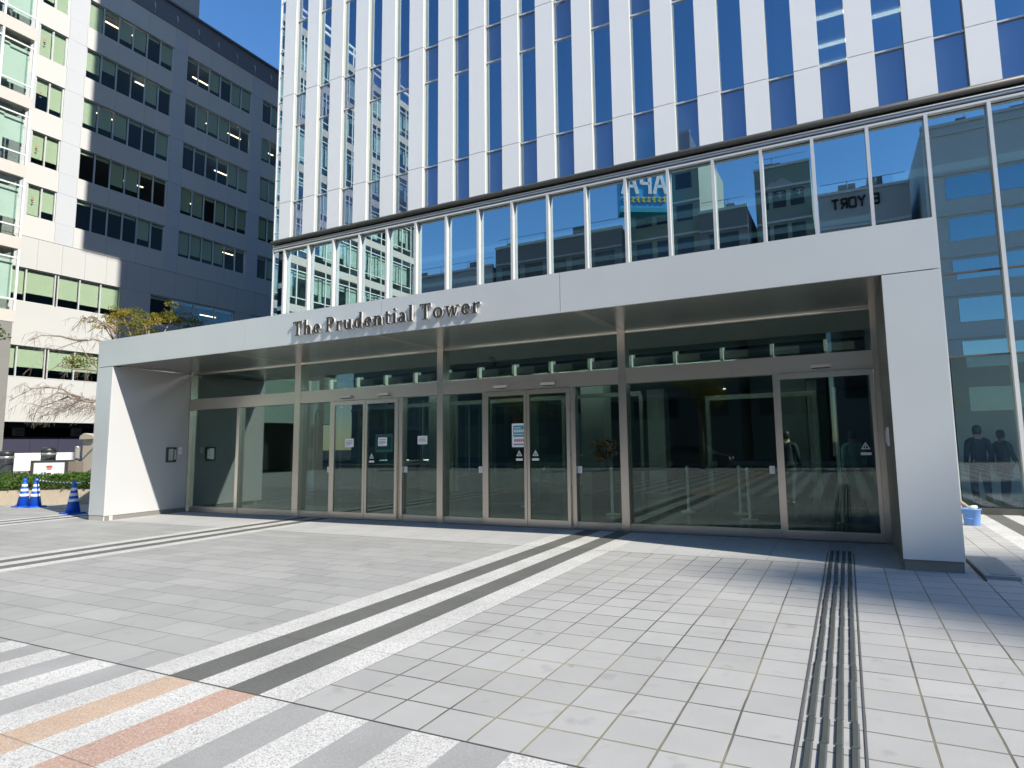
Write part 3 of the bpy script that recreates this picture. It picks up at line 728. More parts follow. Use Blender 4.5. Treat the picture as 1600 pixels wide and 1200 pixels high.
# glazed band and mullions
MX = [3.04 - 1.1075 * k for k in range(-5, 19)]
mid = [x for x in MX if -15.6 < x < 1.2]; rightm = [x for x in MX if x >= 1.2]; leftm = [x for x in MX if x <= -15.6]
b = MB(); b.box(-.035, .035, YT, YT + .13, 3.30, 8.234)
first = None
for x in mid:
    if first is None:
        bb = MB(); bb.box(x - .035, x + .035, YT, YT + .13, 3.30, 8.234); first = part('band_mullion', bb, M['mullion'], tw); fx = x
    else: instance(first, tw, (x - fx, 0, 0))
first = None
for x in rightm + leftm:
    if first is None:
        bb = MB(); bb.box(x - .035, x + .035, YT, YT + .13, .12, 8.234); first = part('tall_mullion', bb, M['mullion'], tw); fx = x
    else: instance(first, tw, (x - fx, 0, 0))
def gpane(x0, x1, z0, z1):
    bb = tilted(x0, x1, YT + .136, z0, z1, .0022); return part('band_pane', bb, M['shopglass' if z1 < 3.7 else 'bandglass'], tw)
for i in range(len(MX) - 1):
    a, c = MX[i + 1], MX[i]
    if a < -15.5 or a > 1.0:
        for z0, z1 in ((.14, 3.085), (3.12, 4.79), (4.83, 8.234)): gpane(a + .001, c - .001, z0, z1)
    elif c > 1.3: gpane(a, c, 3.6, 8.234); gpane(1.12, c, .14, 3.59)
    else: gpane(a, c, 3.6, 8.234)
b = MB()
for z in (3.102, 4.81):
    b.box(1.112, MX[0], YT + .10, YT + .13, z - .018, z + .018); b.box(-17.3, -15.55, YT + .10, YT + .13, z - .018, z + .018)
b.box(1.112, MX[0], YT, YT + .13, .0, .12); b.box(-17.35, -15.55, YT, YT + .13, 0, .12)
part('band_transom', b, M['gutter'], tw)
b = MB(); b.box(-17.3, XW1, YT + .16, 30, 8.0, 8.2)
b.box(-17.3, 1.1, YT + .3, 30, 3.62, 3.9); part('lobby_ceiling', b, M['ceil'], tw)
b = MB(); b.box(-15.1, .5, YT + .14, YT + .28, 3.42, 3.62); part('lobby_beam', b, M['lobby_wall'], tw)
b = MB(); b.box(-17.3, XW1, 30.0, 30.2, 3.9, 8.0)
for x0, x1 in ((-17.3, -13.5), (-11.2, -8.6), (-6.6, -2.2), (-1.2, 3.8), (6, XW1)): b.box(x0, x1, 30.0, 30.2, 0, 3.6)
b.box(XW1 - .2, XW1, 14.6, 30, 0, 8.0); b.box(1.1, 1.3, 14.9, 30, 0, 8.0); b.box(1.3, 2.45, 18.8, 19.0, 0, 8.0)
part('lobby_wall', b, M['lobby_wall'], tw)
b = MB(); b.box(2.45, XW1 - .2, 17.6, 17.7, 0, 8.0); part('pale_partition', b, M['post_white'], tw)
b = MB()
for x, y in ((-12.4, 17.2), (-6.8, 17.2), (-1.25, 17.6), (-12.4, 24), (-6.8, 24), (-1.2, 24)): b.box(x - .35, x + .35, y - .35, y + .35, .0, 3.62)
part('lobby_column', b, M['lobby_light'], tw)
b = MB()
for k in range(12): b.box(-17.31, -17.26, 14.9 + k * 1.25, 15.0 + k * 1.25, 0, 3.6)
part('side_mullion', b, M['mullion'], tw)
for i in range(18):
    x, y = -16 + (i % 6) * 2.9 + rnd.uniform(-.2, .2), 16.4 + (i // 6) * 4.4
    b = MB(); b.lathe([(.055, 3.60), (.055, 3.618)], (x, y), 10); part('downlight', b, M['spot'], tw)
for yq in (16.6, 19.4):
    b = MB(); b.box(-17.0, 8.8, yq, yq + .35, 7.93, 7.99); part('ceiling_lamp_and_fill', b, M['band_lamp'], tw)
for x0, x1, y in ((-14.6, -8.2, 10.31), (-6.8, -.2, 10.31), (-15.5, -9.0, 16.4), (-8.5, -2.5, 16.4), (-14.5, -6.0, 20.5), (-6.0, .2, 20.5)):  # first two are added, hidden behind the door head to light the lobby
    b = MB(); b.box(x0, x1, y, y + .10, 3.585, 3.618); part('ceiling_lamp_and_fill', b, M['strip'], tw)
# upper body: unseen shaft, notched and sloped underneath to shape its shadow on the block
b = MB(); b.prism([(-9.2, 21.95), (XW1 + 3, 21.95), (XW1 + 3, 96), (-17.4, 96), (-17.4, 34.6), (-9.2, 40.63)], 14.3, 85)
part('upper_shaft', b, M['shaft'], tw)
b = MB(); b.box(-17.40, XW1 + 3, YT, 85, 21.5, 21.9); part('storey_slab', b, M['fin'], tw)
b = MB(); b.box(XW1 + .002, XW1 + 3, YT + .06, 45, 0, 21.5); part('right_wall', b, M['fin'], tw)
b = MB(); b.box(-17.2, XW1, 44.8, 45, -.1, 21.5); part('rear_wall', b, M['interior'], tw)

# ------------------------------------------------------------------ things seen through the doors
def stanchion(loc, label):
    t = thing('belt_post', loc, label, 'barrier post', 'white belt posts in the lobby')
    x, y, z = loc
    b = MB(); b.lathe([(.15, 0), (.15, .02), (.03, .04), (.03, .90), (.035, .92), (.035, .98), (.02, .99)], (x, y), 14); part('post', b, M['post_white'], t)
    return t
P = [((-3.15, 13.2, 0), 'white belt post in the lobby left of the steel inner frame'), ((-2.05, 13.1, 0), 'white belt post in the lobby right of the steel inner frame'),
     ((-4.55, 12.3, 0), 'white belt post behind the pane left of the third thick mullion'), ((-1.75, 12.2, 0), 'nearest white belt post behind the wide fixed pane'), ((-7.2, 13.4, 0), 'white belt post behind the second thick mullion')]
for l, n in P: stanchion(l, n)
def belt(a, c, label):
    b = MB(); d = (Vector(c) - Vector(a)); n = d.cross(Vector((0, 0, 1))).normalized() * .004
    b.obox(Vector(a) + Vector((0, 0, .90)), d, n, Vector((0, 0, .055)))
    solo('barrier_belt', b, M['belt'], label, 'belt', 'navy barrier belts in the lobby', loc=a)
belt((-4.52, 12.32, 0), (-3.18, 13.18, 0), 'navy belt strung behind the third thick mullion')
belt((-3.12, 13.2, 0), (-2.08, 13.1, 0), 'navy belt strung between the two bright posts behind the wide pane')
belt((-2.02, 13.08, 0), (-1.78, 12.22, 0), 'short navy belt running towards the nearest post')
def gate(loc, label):
    t = thing('security_gate', loc, label, 'gate', 'dark ticket gates in the lobby'); x, y, z = loc
    b = MB(); b.prism([(x - .14, 0), (x + .14, 0), (x + .14, .95), (x + .08, 1.02), (x - .08, 1.02), (x - .14, .95)], y, y + 1.5); part('cabinet', b, M['steel_d'], t)
    b = MB(); b.box(x + .141, x + .55, y + .7, y + .72, .35, .92); part('flap', b, M['doorglass'], t)
    b = MB(); b.box(x - .08, x + .08, y + .1, y + .35, 1.02, 1.035); part('reader', b, M['spot'], t)
for i, x in enumerate((-15.7, -14.7, -13.7)): gate((x, 17.8 + .0 * i, 0), ['dark ticket gate behind the far left pane', 'middle dark ticket gate behind the left panes', 'dark ticket gate nearest the first thick mullion'][i])
t = thing('reception_desk', (-9.3, 21, 0), 'long dark reception desk at the back of the lobby', 'desk')
b = MB(); b.box(-11.0, -8.0, 21, 21.8, 0, 1.05); part('front', b, M['lobby_light'], t)
b = MB(); b.box(-11.1, -7.9, 20.9, 21.85, 1.05, 1.10); part('counter_top', b, M['steel'], t)
t = thing('flower_vase', (-5.2, 13.6, 0), 'orange flowers in a vase on a dark stand behind the middle doors', 'flowers')
b = MB(); b.box(-5.45, -4.95, 13.4, 13.85, 0, .85); part('stand', b, M['black'], t)
b = MB(); b.lathe([(.08, .85), (.12, .95), (.09, 1.1), (.1, 1.15)], (-5.2, 13.6), 14); part('vase', b, M['cover'], t)
b = MB()
for i in range(150):
    a = rnd.uniform(0, 6.28); r = rnd.random() ** .5 * .3; b.leaf((-5.2 + r * math.cos(a), 13.6 + r * math.sin(a), 1.25 + rnd.uniform(-.1, .32)), .11, rnd, rnd.choice((0, 0, 1)))
for i in range(14):
    a = rnd.uniform(0, 6.28); b.tube([(-5.2, 13.6, 1.1), (-5.2 + .2 * math.cos(a), 13.6 + .2 * math.sin(a), 1.45)], .005, 4, 1)
part('flowers', b, [M['orange'], M['leaf_g']], t)
t = thing('potted_palm', (-7.55, 14.9, 0), 'pale green spiky plant in a pot behind the second thick mullion', 'plant')
b = MB(); b.lathe([(.2, 0), (.28, .5), (.3, .52), (.26, .5)], (-7.55, 14.9), 16); part('pot', b, M['white'], t)
b = MB()
for i in range(46):
    a = rnd.uniform(0, 6.28); L = rnd.uniform(.5, .95); el = rnd.uniform(.3, 1.2)
    p0 = Vector((-7.55, 14.9, .5)); d = Vector((math.cos(a) * math.cos(el), math.sin(a) * math.cos(el), math.sin(el))); s_ = Vector((-math.sin(a), math.cos(a), 0)) * .025
    p1 = p0 + d * L * .6; p2 = p0 + d * L + Vector((0, 0, -.12))
    b.quad(tuple(p0 - s_), tuple(p0 + s_), tuple(p1 + s_), tuple(p1 - s_)); b.quad(tuple(p1 - s_), tuple(p1 + s_), tuple(p2 + s_ * .1), tuple(p2 - s_ * .1))
part('fronds', b, M['cloth_pale'], t)
t = thing('dome_camera', (-7.6, 12.5, 3.38), 'dark dome camera hanging from the ceiling above the middle doors', 'camera')
b = MB(); b.lathe([(.03, 3.36), (.09, 3.38), (.115, 3.44), (.12, 3.50), (.09, 3.58), (.05, 3.62)], (-7.6, 12.5), 18); part('dome', b, M['black_plastic'], t)
t = thing('inner_frame', (-2.3, 13.6, 0), 'slim steel inner door frame behind the wide fixed pane', 'frame')
for x in (-2.72, -.55):
    b = MB(); b.box(x - .045, x + .045, 13.55, 13.65, 0, 2.5); part('upright', b, M['steel'], t)
b = MB(); b.box(-2.675, -.595, 13.55, 13.65, 2.4, 2.5); part('crossbar', b, M['steel'], t)
t = thing('draught_screen', (-8.2, 13.75, 0), 'inner steel and glass screen standing behind the sliding doors', 'screen')
for x in (-14.6, -12.9, -11.3, -9.6, -8.4, -6.3, -4.3):
    b = MB(); b.box(x - .035, x + .035, 13.7, 13.8, 0, 2.6); part('upright', b, M['steel'], t)
b = MB(); b.box(-14.6, -4.3, 13.71, 13.79, 2.601, 2.70); part('crossbar', b, M['steel'], t)
for x0, x1 in ((-14.56, -12.94), (-12.86, -11.34), (-8.36, -6.34)):
    b = MB(); b.box(x0, x1, 13.745, 13.755, .05, 2.6); part('glass', b, M['doorglass'], t)
# edge post of the half open inner door on the right
t = thing('inner_door', (-.15, 12.4, 0), 'pale edged inner glass door standing open behind the right-hand door', 'door')
b = MB(); b.box(-.18, -.12, 12.3, 12.36, 0, 2.45); part('edge', b, M['post_white'], t)
b = MB(); b.box(-.16, -.14, 12.36, 13.5, .05, 2.45); part('glass', b, M['doorglass'], t)
t = thing('floor_mat', (-.4, 12.3, 0), 'dark entrance mat with a pale metal edge inside the right-hand door', 'mat')
b = MB(); b.box(-.9, .4, 10.5, 12.1, .001, .012); part('pile', b, M['black'], t)
b = MB(); b.box(-.9, .4, 12.101, 12.2, .001, .014); part('edge_strip', b, M['steel'], t)

# ------------------------------------------------------------------ people
def skin_mesh(name, joints, edges, mats_of=None, sub=2):
    me = bpy.data.meshes.new(name); me.from_pydata([j[0] for j in joints], edges, [])
    o = bpy.data.objects.new(name, me); COL.objects.link(o)
    sk_ = o.modifiers.new('skin', 'SKIN'); sk_.use_smooth_shade = True
    for i, j in enumerate(joints):
        r = j[1]; o.data.skin_vertices[0].data[i].radius = (r, r) if not isinstance(r, tuple) else r
    o.data.skin_vertices[0].data[0].use_root = True
    ss = o.modifiers.new('sub', 'SUBSURF'); ss.levels = sub; ss.render_levels = sub
    dg = bpy.context.evaluated_depsgraph_get(); dg.update()
    m2 = bpy.data.meshes.new_from_object(o.evaluated_get(dg)); m2.name = name
    bpy.data.objects.remove(o); return m2
def person(loc, rz, label, top, coat_len=.75, stride=.16, arm=0.0, height=1.72, bag=False, coat_mat=None):
    k = height / 1.72
    J, E = [], []
    def add(p, r, prev=None):
        J.append(((p[0] * k, p[1] * k, p[2] * k), (r[0] * k, r[1] * k) if isinstance(r, tuple) else r * k)); i = len(J) - 1
        if prev is not None: E.append((prev, i))
        return i
    pel = add((0, 0, .95), (.15, .105)); wa = add((0, 0, 1.10), (.135, .095), pel); ch = add((0, 0, 1.30), (.165, .11), wa); sh = add((0, 0, 1.42), (.12, .085), ch)
    nk = add((0, -.01, 1.50), .055, sh); hd = add((0, -.02, 1.60), (.075, .085), nk); tp = add((0, -.015, 1.68), (.07, .08), hd)
    nose = add((0, -.115, 1.595), .012, hd)
    for s in (-1, 1):
        add((s * .078, 0, 1.60), .014, hd)
        hip = add((s * .09, 0, .90), .095, pel); kn = add((s * .10, -stride * s * .6 - .02, .50), .06, hip); an = add((s * .10, -stride * s * .5 + .03, .10), .042, kn); toe = add((s * .115, -stride * s * .5 - .12, .035), .035, an)
        so_ = add((s * .185, 0, 1.40), .055, sh); el = add((s * .235, .02 + arm * s * .1, 1.13), .043, so_); wr = add((s * .235, -.07 + arm * s * .2, .89), .028, el)
        pa = add((s * .235, -.09 + arm * s * .22, .82), (.02, .036), wr)
        for q, L in enumerate((.075, .085, .08, .065)):
            f1 = add((s * (.232), -.125 + .022 * q + arm * s * .22, .775), .0085, pa); add((s * .225, -.128 + .022 * q + arm * s * .22, .775 - L * .6), .007, f1)
        th = add((s * .215, -.135 + arm * s * .22, .805), .010, pa); add((s * .205, -.15 + arm * s * .22, .765), .008, th)
    t = thing('person', loc, label, 'person'); t.rotation_euler = (0, 0, rz)
    def hang(name, me, mat):
        me.materials.clear(); me.materials.append(mat)
        for p_ in me.polygons: p_.use_smooth = True
        o = bpy.data.objects.new(name, me); COL.objects.link(o); o.parent = t; return o
    hang('body', skin_mesh('body', J, E), M['skin'])
    # coat: torso and sleeves, a little wider than the body
    J2, E2 = [], []
    def add2(p, r, prev=None):
        J2.append(((p[0] * k, p[1] * k, p[2] * k), (r[0] * k, r[1] * k) if isinstance(r, tuple) else r * k)); i = len(J2) - 1
        if prev is not None: E2.append((prev, i))
        return i
    a = add2((0, 0, 1.10), (.165, .12)); b_ = add2((0, 0, 1.30), (.195, .135), a); c = add2((0, 0, 1.43), (.14, .10), b_); add2((0, -.005, 1.49), (.075, .07), c)
    d = add2((0, 0, .95), (.185, .14), a); add2((0, 0, coat_len), (.205, .16), d)
    for s in (-1, 1):
        s1 = add2((s * .19, 0, 1.40), .072, c); e = add2((s * .24, .02 + arm * s * .1, 1.13), .058, s1); add2((s * .238, -.062 + arm * s * .19, .905), .044, e)
    hang('coat', skin_mesh('coat', J2, E2), coat_mat or M['suit'])
    J3, E3 = [], []
    def add3(p, r, prev=None):
        J3.append(((p[0] * k, p[1] * k, p[2] * k), (r[0] * k, r[1] * k) if isinstance(r, tuple) else r * k)); i = len(J3) - 1
        if prev is not None: E3.append((prev, i))
        return i
    p0 = add3((0, 0, .96), (.165, .12))
    for s in (-1, 1):
        h = add3((s * .09, 0, .88), .112, p0); q = add3((s * .10, -stride * s * .6 - .02, .50), .078, h); add3((s * .10, -stride * s * .5 + .03, .09), .066, q)
    hang('trousers', skin_mesh('trousers', J3, E3), M['trouser'])
    for s in (-1, 1):
        b = MB(); cx_, cy_ = s * .108 * k, (-stride * s * .5 - .03) * k
        prof = [(-.055, 0), (.055, 0), (.06, .05), (.045, .09), (-.045, .09), (-.06, .05)]
        b.prism([(cx_ + a_, z_) for a_, z_ in prof], cy_ - .17, cy_ + .11)
        o = bpy.data.objects.new('shoe', b.mesh('shoe', M['shoe'])); COL.objects.link(o); o.parent = t
    b = MB(); b.lathe([(.070 * k, 1.545 * k), (.086 * k, 1.60 * k), (.088 * k, 1.66 * k), (.072 * k, 1.715 * k), (.035 * k, 1.742 * k)], (0, .016 * k), 16)
    o = bpy.data.objects.new('hair', b.mesh('hair', M['hair'])); COL.objects.link(o); o.parent = t
    for v in o.data.vertices:
        if v.co.z < 1.68 * k and v.co.y < -.02 * k: v.co.z = max(v.co.z, 1.685 * k) ; v.co.y *= .82; v.co.x *= .9
    return t
person((2.55, 15.75, .0), R(195), 'dark suited person standing behind the right-hand glazing, nearer the pillar', 'suit', .80, .10)
person((3.12, 16.5, .0), R(120), 'grey coated person turned aside at the right edge of the glazing', 'suit', .55, .22, .6, 1.62, coat_mat=M['coat_grey'])
person((.12, 14.0, 0), R(205), 'person in a long teal coat behind the single right-hand door', 'coat', .42, .14, .4, 1.66, coat_mat=M['coat_blue'])
person((-1.25, 15.1, 0), R(160), 'person in dark clothes beside the slim post left of the single door', 'coat', .74, .16, .5, 1.7)

# ------------------------------------------------------------------ office block on the left
ob = thing('office_block', (-44.5, 15, 0), 'white panelled office block on the left, half in the shadow of the tower', 'office building')
XO = -44.5
Y0, Y1 = 11.0, 62.0
wins = [(30.1, 32.1), (26.52, 28.6), (22.95, 25.05), (19.4, 21.5), (16.05, 18.05)]
ywin = [(18.8, 20.32, 2), (21.42, 27.17, 6), (28.2, 33.92, 6), (35.0, 40.7, 6), (41.8, 47.5, 6), (48.6, 54.3, 6)]
def wallpiece(b, y0, y1, z0, z1, mi=0, x=XO): b.box(x - .35, x, y0, y1, z0, z1, mi)
up = MB()
zc = [33.8] + [v for p_ in reversed([(w_[1], w_[0]) for w_ in wins][::-1]) for v in p_]
edges = [33.8, 32.1, 30.1, 28.6, 26.52, 25.05, 22.95, 21.5, 19.4, 18.05, 16.05, 14.72]
for i in range(0, len(edges), 2):          # spandrel panels, split at the piers by a fine joint
    z1, z0 = edges[i], edges[i + 1]
    ycut = [Y0, 20.36, 21.38, 23.3, 25.25, 27.21, 28.16, 30.1, 32.0, 33.96, 34.96, 40.74, 41.76, 47.54, 48.56, 54.34, Y1]
    for a, c in zip(ycut[:-1], ycut[1:]): wallpiece(up, a + .006, c - .006, z0 + .008, z1 - .008, 1 if c - a < 1.2 else 0)
for z0, z1 in wins:
    cuts = [Y0] + [v for a, c, n in ywin for v in (a, c)] + [Y1]
    for i in range(0, len(cuts), 2): wallpiece(up, cuts[i] + .004, cuts[i + 1] - .004, z0, z1, 1, XO - .004)
part('upper_wall', up, [M['off_white'], M['off_pier']], ob)
core = MB(); core.box(XO - 20, XO - 6.0, Y0 + .1, Y1 - .1, 3.6, 33.7)
for z in edges[1:] + [12.75, 10.68, 8.02, 6.1, 3.42]:
    pass
for z0, z1 in [(32.1, 33.7), (28.6, 30.1), (25.05, 26.52), (21.5, 22.95), (18.05, 19.4), (12.8, 16.05), (8.05, 10.65), (3.45, 6.08)]: core.box(XO - 6, XO - .36, Y0 + .1, Y1 - .1, z0 + .03, z1 - .03)
part('floor_core', core, M['interior'], ob)
lo = MB()
cuts = [Y0, 18.3, 19.55, 20.86, 22.16, 23.44, 24.73, 26.35, 28.1, 29.8, 31.5, 33.2, 34.9, 36.6, 40, 44, 48, 52, 56, Y1]
for a, c in zip(cuts[:-1], cuts[1:]): wallpiece(lo, a + .006, c - .006, 12.77, 14.70)
wallpiece(lo, Y0, Y1, 8.0, 10.68); wallpiece(lo, Y0, Y1, 3.42, 6.08)
wallpiece(lo, 24.47, 26.38, 10.69, 12.76, 0, XO - .003); wallpiece(lo, 33.05, 34.5, 10.69, 12.76, 0, XO - .003)
wallpiece(lo, Y0, 16.0, 6.09, 7.99, 0, XO - .003); wallpiece(lo, Y0, 16.0, 10.69, 12.76, 0, XO - .003); wallpiece(lo, Y0, 13, 0, 3.41, 0, XO - .003); wallpiece(lo, 58, Y1, 0, 12.7, 0, XO - .005)
part('lower_wall', lo, M['off_white2'], ob)
rb = random.Random(5)
def window(y0, y1, z0, z1, n, drop=None, sunlit=True):
    f = MB(); X_ = XO - .12
    wid = (y1 - y0) / n
    for i in range(n + 1):
        yy = y0 + wid * i; hw = .035 if 0 < i < n else .03
        yy = min(max(yy, y0 + hw), y1 - hw); f.box(X_ - .06, X_ + .03, yy - hw, yy + hw, z0 + .002, z1 - .002)
    f.box(X_ - .05, X_ + .035, y0, y1, z0 - .0, z0 + .05); f.box(X_ - .05, X_ + .02, y0, y1, z1 - .05, z1 - .0)
    o = part('window', f, M['off_frame'], ob)
    gq = MB(); gq.box(X_ - .03, X_ - .02, y0 + .02, y1 - .02, z0 + .05, z1 - .05); part('glass', gq, M['officeglass'], o)
    bl = MB(); H = z1 - z0
    for i in range(n):
        d = rb.choice((.72, .78, .95, .74, .80, .45, .99)) if drop is None else drop + rb.uniform(-.05, .05)
        if rb.random() < (.28 if y0 > 21 else .0): d = .10
        bl.box(X_ - .16, X_ - .15, y0 + wid * i + .045, y0 + wid * (i + 1) - .045, z1 - .06 - (H - .12) * d, z1 - .06)
    part('blind', bl, M['blind'], o)
    if y0 > 21 and z0 > 9:
        lb = MB()
        for q in range(rb.choice((0, 1, 1, 2))):
            yy = rb.uniform(y0 + .4, y1 - 1.6); xx = X_ - .45 - .5 * rb.random(); lb.box(xx, xx + .10, yy, yy + 1.3, z1 - .35 - .5 * rb.random(), z1 - .30)
            lb.v[-4:] = [(v[0], v[1], v[2]) for v in lb.v[-4:]]
            zt_ = rb.uniform(.25, .9); lb.v[-8:] = [(v[0], v[1], z1 - zt_ + (.05 if k_ > 3 else 0)) for k_, v in enumerate(lb.v[-8:])]
        if lb.v: part('lamp_tube', lb, M['tube'], o)
    if y0 < 20 and z0 > 15 and n == 2:
        mk = MB(); ym, zm = y0 + .32, z0 + 1.0
        for dz, mi in ((.12, 0), (-.16, 1)):
            k_ = len(mk.v); mk.v += [(X_ - .012, ym - .09, zm + dz + .11), (X_ - .012, ym + .09, zm + dz + .11), (X_ - .012, ym, zm + dz)]; mk.face((k_, k_ + 1, k_ + 2), mi)
        part('rescue_mark', mk, [M['red'], M['sign_dark']], o)
for z0, z1 in wins:
    for y0, y1, n in ywin: window(y0, y1, z0, z1, n, None if y0 < 21 else (.85 if y0 > 22 else None))
for y0, y1, n in ((16.0, 20.65, 3), (20.75, 24.45, 3), (26.4, 33.0, 4), (34.6, 57.9, 12)): window(y0, y1, 10.69, 12.75, n, .76 if y0 < 25 else .1)
for y0, y1, n in ((16.0, 20.4, 3), (20.5, 24.9, 3), (25.0, 33.8, 6), (33.9, 57.9, 14)): window(y0, y1, 6.1, 7.98, n, .7)
b = MB(); b.box(XO - .5, XO + .05, Y0, Y1, 33.8, 33.9); b.box(XO - .40, XO - .30, Y0, Y1, 33.9, 35.65); b.box(XO - .45, XO - .1, Y0, Y1, 35.65, 35.8)
for k in range(30):
    y = Y0 + 1 + k * 1.7
    b.tube([(XO - .02, y, 33.9), (XO + .03, y, 34.4), (XO - .05, y, 34.75), (XO - .2, y, 34.85)], .035, 5, 1)
part('parapet', b, [M['parapet'], M['off_frame']], ob)
b = MB(); b.box(XO - 20, XO - .41, Y0, Y1, 33.7, 33.79); part('roof', b, M['penthouse'], ob)
b = MB(); b.box(XO - 14, XO - 2.6, 18, 30.6, 33.8, 44); part('penthouse', b, M['penthouse'], ob)
b = MB(); b.box(XO - 9.2, XO - 9.0, Y0, Y1, 0, 3.41); b.box(XO - 9, XO, 57, 57.2, 0, 3.4); part('undercroft_wall', b, M['black'], ob)
# projecting glass bay
XB, YB1, YB0 = -36.0, 15.1, -16.6
spans = [(29.78, 30.45), (26.2, 26.8), (22.35, 23.0), (18.7, 19.3), (15.1, 15.72), (11.47, 12.05), (7.85, 8.42)]
b = MB()
for z0, z1 in spans + [(33.3, 33.9)]: b.box(XO + .01, XB, YB0, YB1, z0, z1)
part('bay_spandrel', b, M['beige'], ob)
b = MB()
zz = [s_[1] for s_ in spans[::-1]] + [33.9]; zb = [s_[0] for s_ in spans[::-1]][1:] + [33.3]
ymul = [YB1 - .04 - 1.29 * k for k in range(25)]
for z0, z1 in zip(zz[:-1], zb):
    for y in ymul: b.box(XB - .10, XB - .01, y - .045, y + .045, z0, z1)
    for zt in (z0 + .55, z1 - .45):
        for ya, yb_ in zip(ymul[1:], ymul[:-1]): b.box(XB - .08, XB - .03, ya + .046, yb_ - .046, zt - .035, zt + .035)
    for q in range(6):
        x = XB - .6 - q * 1.4; b.box(x - .04, x + .04, YB1 - .10, YB1 - .01, z0, z1)
for z in (34.85, 35.45): b.box(XB - .16, XB - .02, YB0, YB1, z, z + .2); 
for y in ymul[::3]: b.box(XB - .15, XB - .03, y - .06, y + .06, 33.91, 34.84); b.box(XB - .15, XB - .03, y - .06, y + .06, 35.051, 35.449)
part('bay_frame', b, M['bayframe'], ob)
b = MB()
for z0, z1 in zip(zz[:-1], zb):
    b.box(XB - .12, XB - .11, YB0 + .1, YB1 - .2, z0 + .01, z1 - .01); b.box(XO + .1, XB - .21, YB1 - .22, YB1 - .21, z0 + .01, z1 - .01)
part('bay_glass', b, M['officeglass'], ob)
bd = MB()
for z0, z1 in zip(zz[:-1], zb):
    b = MB()
    for k in range(24):
        ya, yc = ymul[k + 1] + .06, ymul[k] - .06
        d = rb.choice((.95, .8, .62, .9, .2, .75, .99)); H = z1 - z0 - .5
        b.box(XB - .42, XB - .40, ya, yc, z1 - .45 - H * d * .85, z1 - .5)
        if rb.random() < .4: b.box(XB - .35, XB - .32, ya, ya + .35, z0 + .6, z1 - .5)
    part('bay_blind', b, M['blind_bay'], ob)
    bd.box(XO + .2, XB - 3.2, YB0 + .2, YB1 - .6, z0, z1)
    bd.box(XB - 3.1, XB - .5, YB0 + .2, YB1 - .6, z1 - .25, z1 - .02, 1)
part('bay_interior', bd, [M['baydark'], M['interior_ceiling']], ob)
b = MB(); b.box(XO + .05, XB - .2, YB0 + .05, YB0 + .2, 8.4, 33.3); b.box(XO, XB - .3, YB0, YB1 - .3, 33.9, 34.0); part('bay_end_wall', b, M['off_white2'], ob)
for y in (14.25, 5.0, -4.0, -13.5):
    b = MB(); b.box(XB - 1.5, XB - .02, y - .78, y + .78, -.14, 7.84); part('bay_column', b, M['column_grey'], ob)
b = MB(); b.box(XO, XB - 1.0, YB0, 12.9, 3.4, 7.84); b.box(XO, XB - 3.0, YB0, 12.9, 0, 3.4, 1); part('podium_wall', b, [M['baydark'], M['black']], ob)

# street items by the block
t = thing('low_white_wall', (-43, 24, 0), 'long low white wall in sun along the street under the office block', 'wall')
b = MB(); b.box(-43.4, -43.2, 14, 50, .55, 1.56); part('panel', b, M['wall_white'], t)
b = MB(); b.box(-43.5, -43.0, 14, 50, -.14, .55); part('kerb_base', b, M['column_grey'], t)
t = thing('site_hoarding', (-46, 24, 0), 'shaded blue violet hoarding inside the dark ground floor opening', 'hoarding')
b = MB()
for k in range(22): b.box(-45.9, -45.86, 16 + k * 1.5, 17.48 + k * 1.5, -.14, 2.55)
part('sheet', b, M['hoard'], t)
b = MB()
for k in range(23): b.box(-45.96, -45.905, 15.97 + k * 1.5, 16.03 + k * 1.5, -.14, 2.5)
part('post', b, M['steel_d'], t)
for i, (y, lab) in enumerate(((19.8, 'pale louvre box in the dark opening, further left'), (22.9, 'pale louvre box in the dark opening, nearer the canopy pillar'))):
    t = thing('wall_vent', (-45.6, y, 2.7), lab, 'vent', 'vents in the dark opening')
    b = MB(); b.box(-45.85, -45.6, y - .25, y + .25, 2.62, 3.1); part('housing', b, M['column_grey'], t)
    b = MB()
    for q in range(5): b.box(-45.599, -45.58, y - .21, y + .21, 2.67 + q * .08, 2.71 + q * .08)
    part('louvre', b, M['black'], t)

# bollards, gate post, pole
def bollard(loc, h, label):
    t = thing('bollard', loc, label, 'bollard', 'black bollards beyond the hedge'); x, y, z = loc; r = .235
    b = MB(); b.lathe([(r + .03, -.14), (r + .03, .1), (r, .12), (r, h - .32)], (x, y), 20); part('shaft', b, M['bollard'], t)
    b = MB(); b.lathe([(r + .004, h - .32), (r + .012, h - .30), (r + .012, h - .25), (r + .004, h - .23)], (x, y), 20); part('ring', b, M['ring'], t)
    b = MB(); b.lathe([(r, h - .229), (r, h - .10), (r - .03, h - .04), (r - .1, h)], (x, y), 20); part('cap', b, M['bollard'], t)
bollard((-29.95, 12.65, 0), 1.66, 'fat black bollard with silver ring at the far left behind the hedge')
bollard((-28.45, 13.35, 0), 1.76, 'fat black bollard with silver ring behind the white sign board')
t = thing('gate_post', (-27.9, 14.65, 0), 'cream stone gate post half hidden by the canopy pillar', 'post')
b = MB(); b.box(-28.2, -27.4, 14.4, 15.0, -.14, 2.02); part('shaft', b, M['gatepost'], t)
b = MB(); b.box(-28.25, -27.35, 14.35, 15.05, 2.02, 2.06); b.prism([(-28.3, 2.06), (-27.3, 2.06), (-27.35, 2.2), (-28.0, 2.3), (-28.25, 2.2)], 14.3, 15.1); part('cap', b, M['gatepost'], t)
t = thing('metal_pole', (-28.33, 14.4, 0), 'grey metal pole standing against the cream gate post', 'pole')
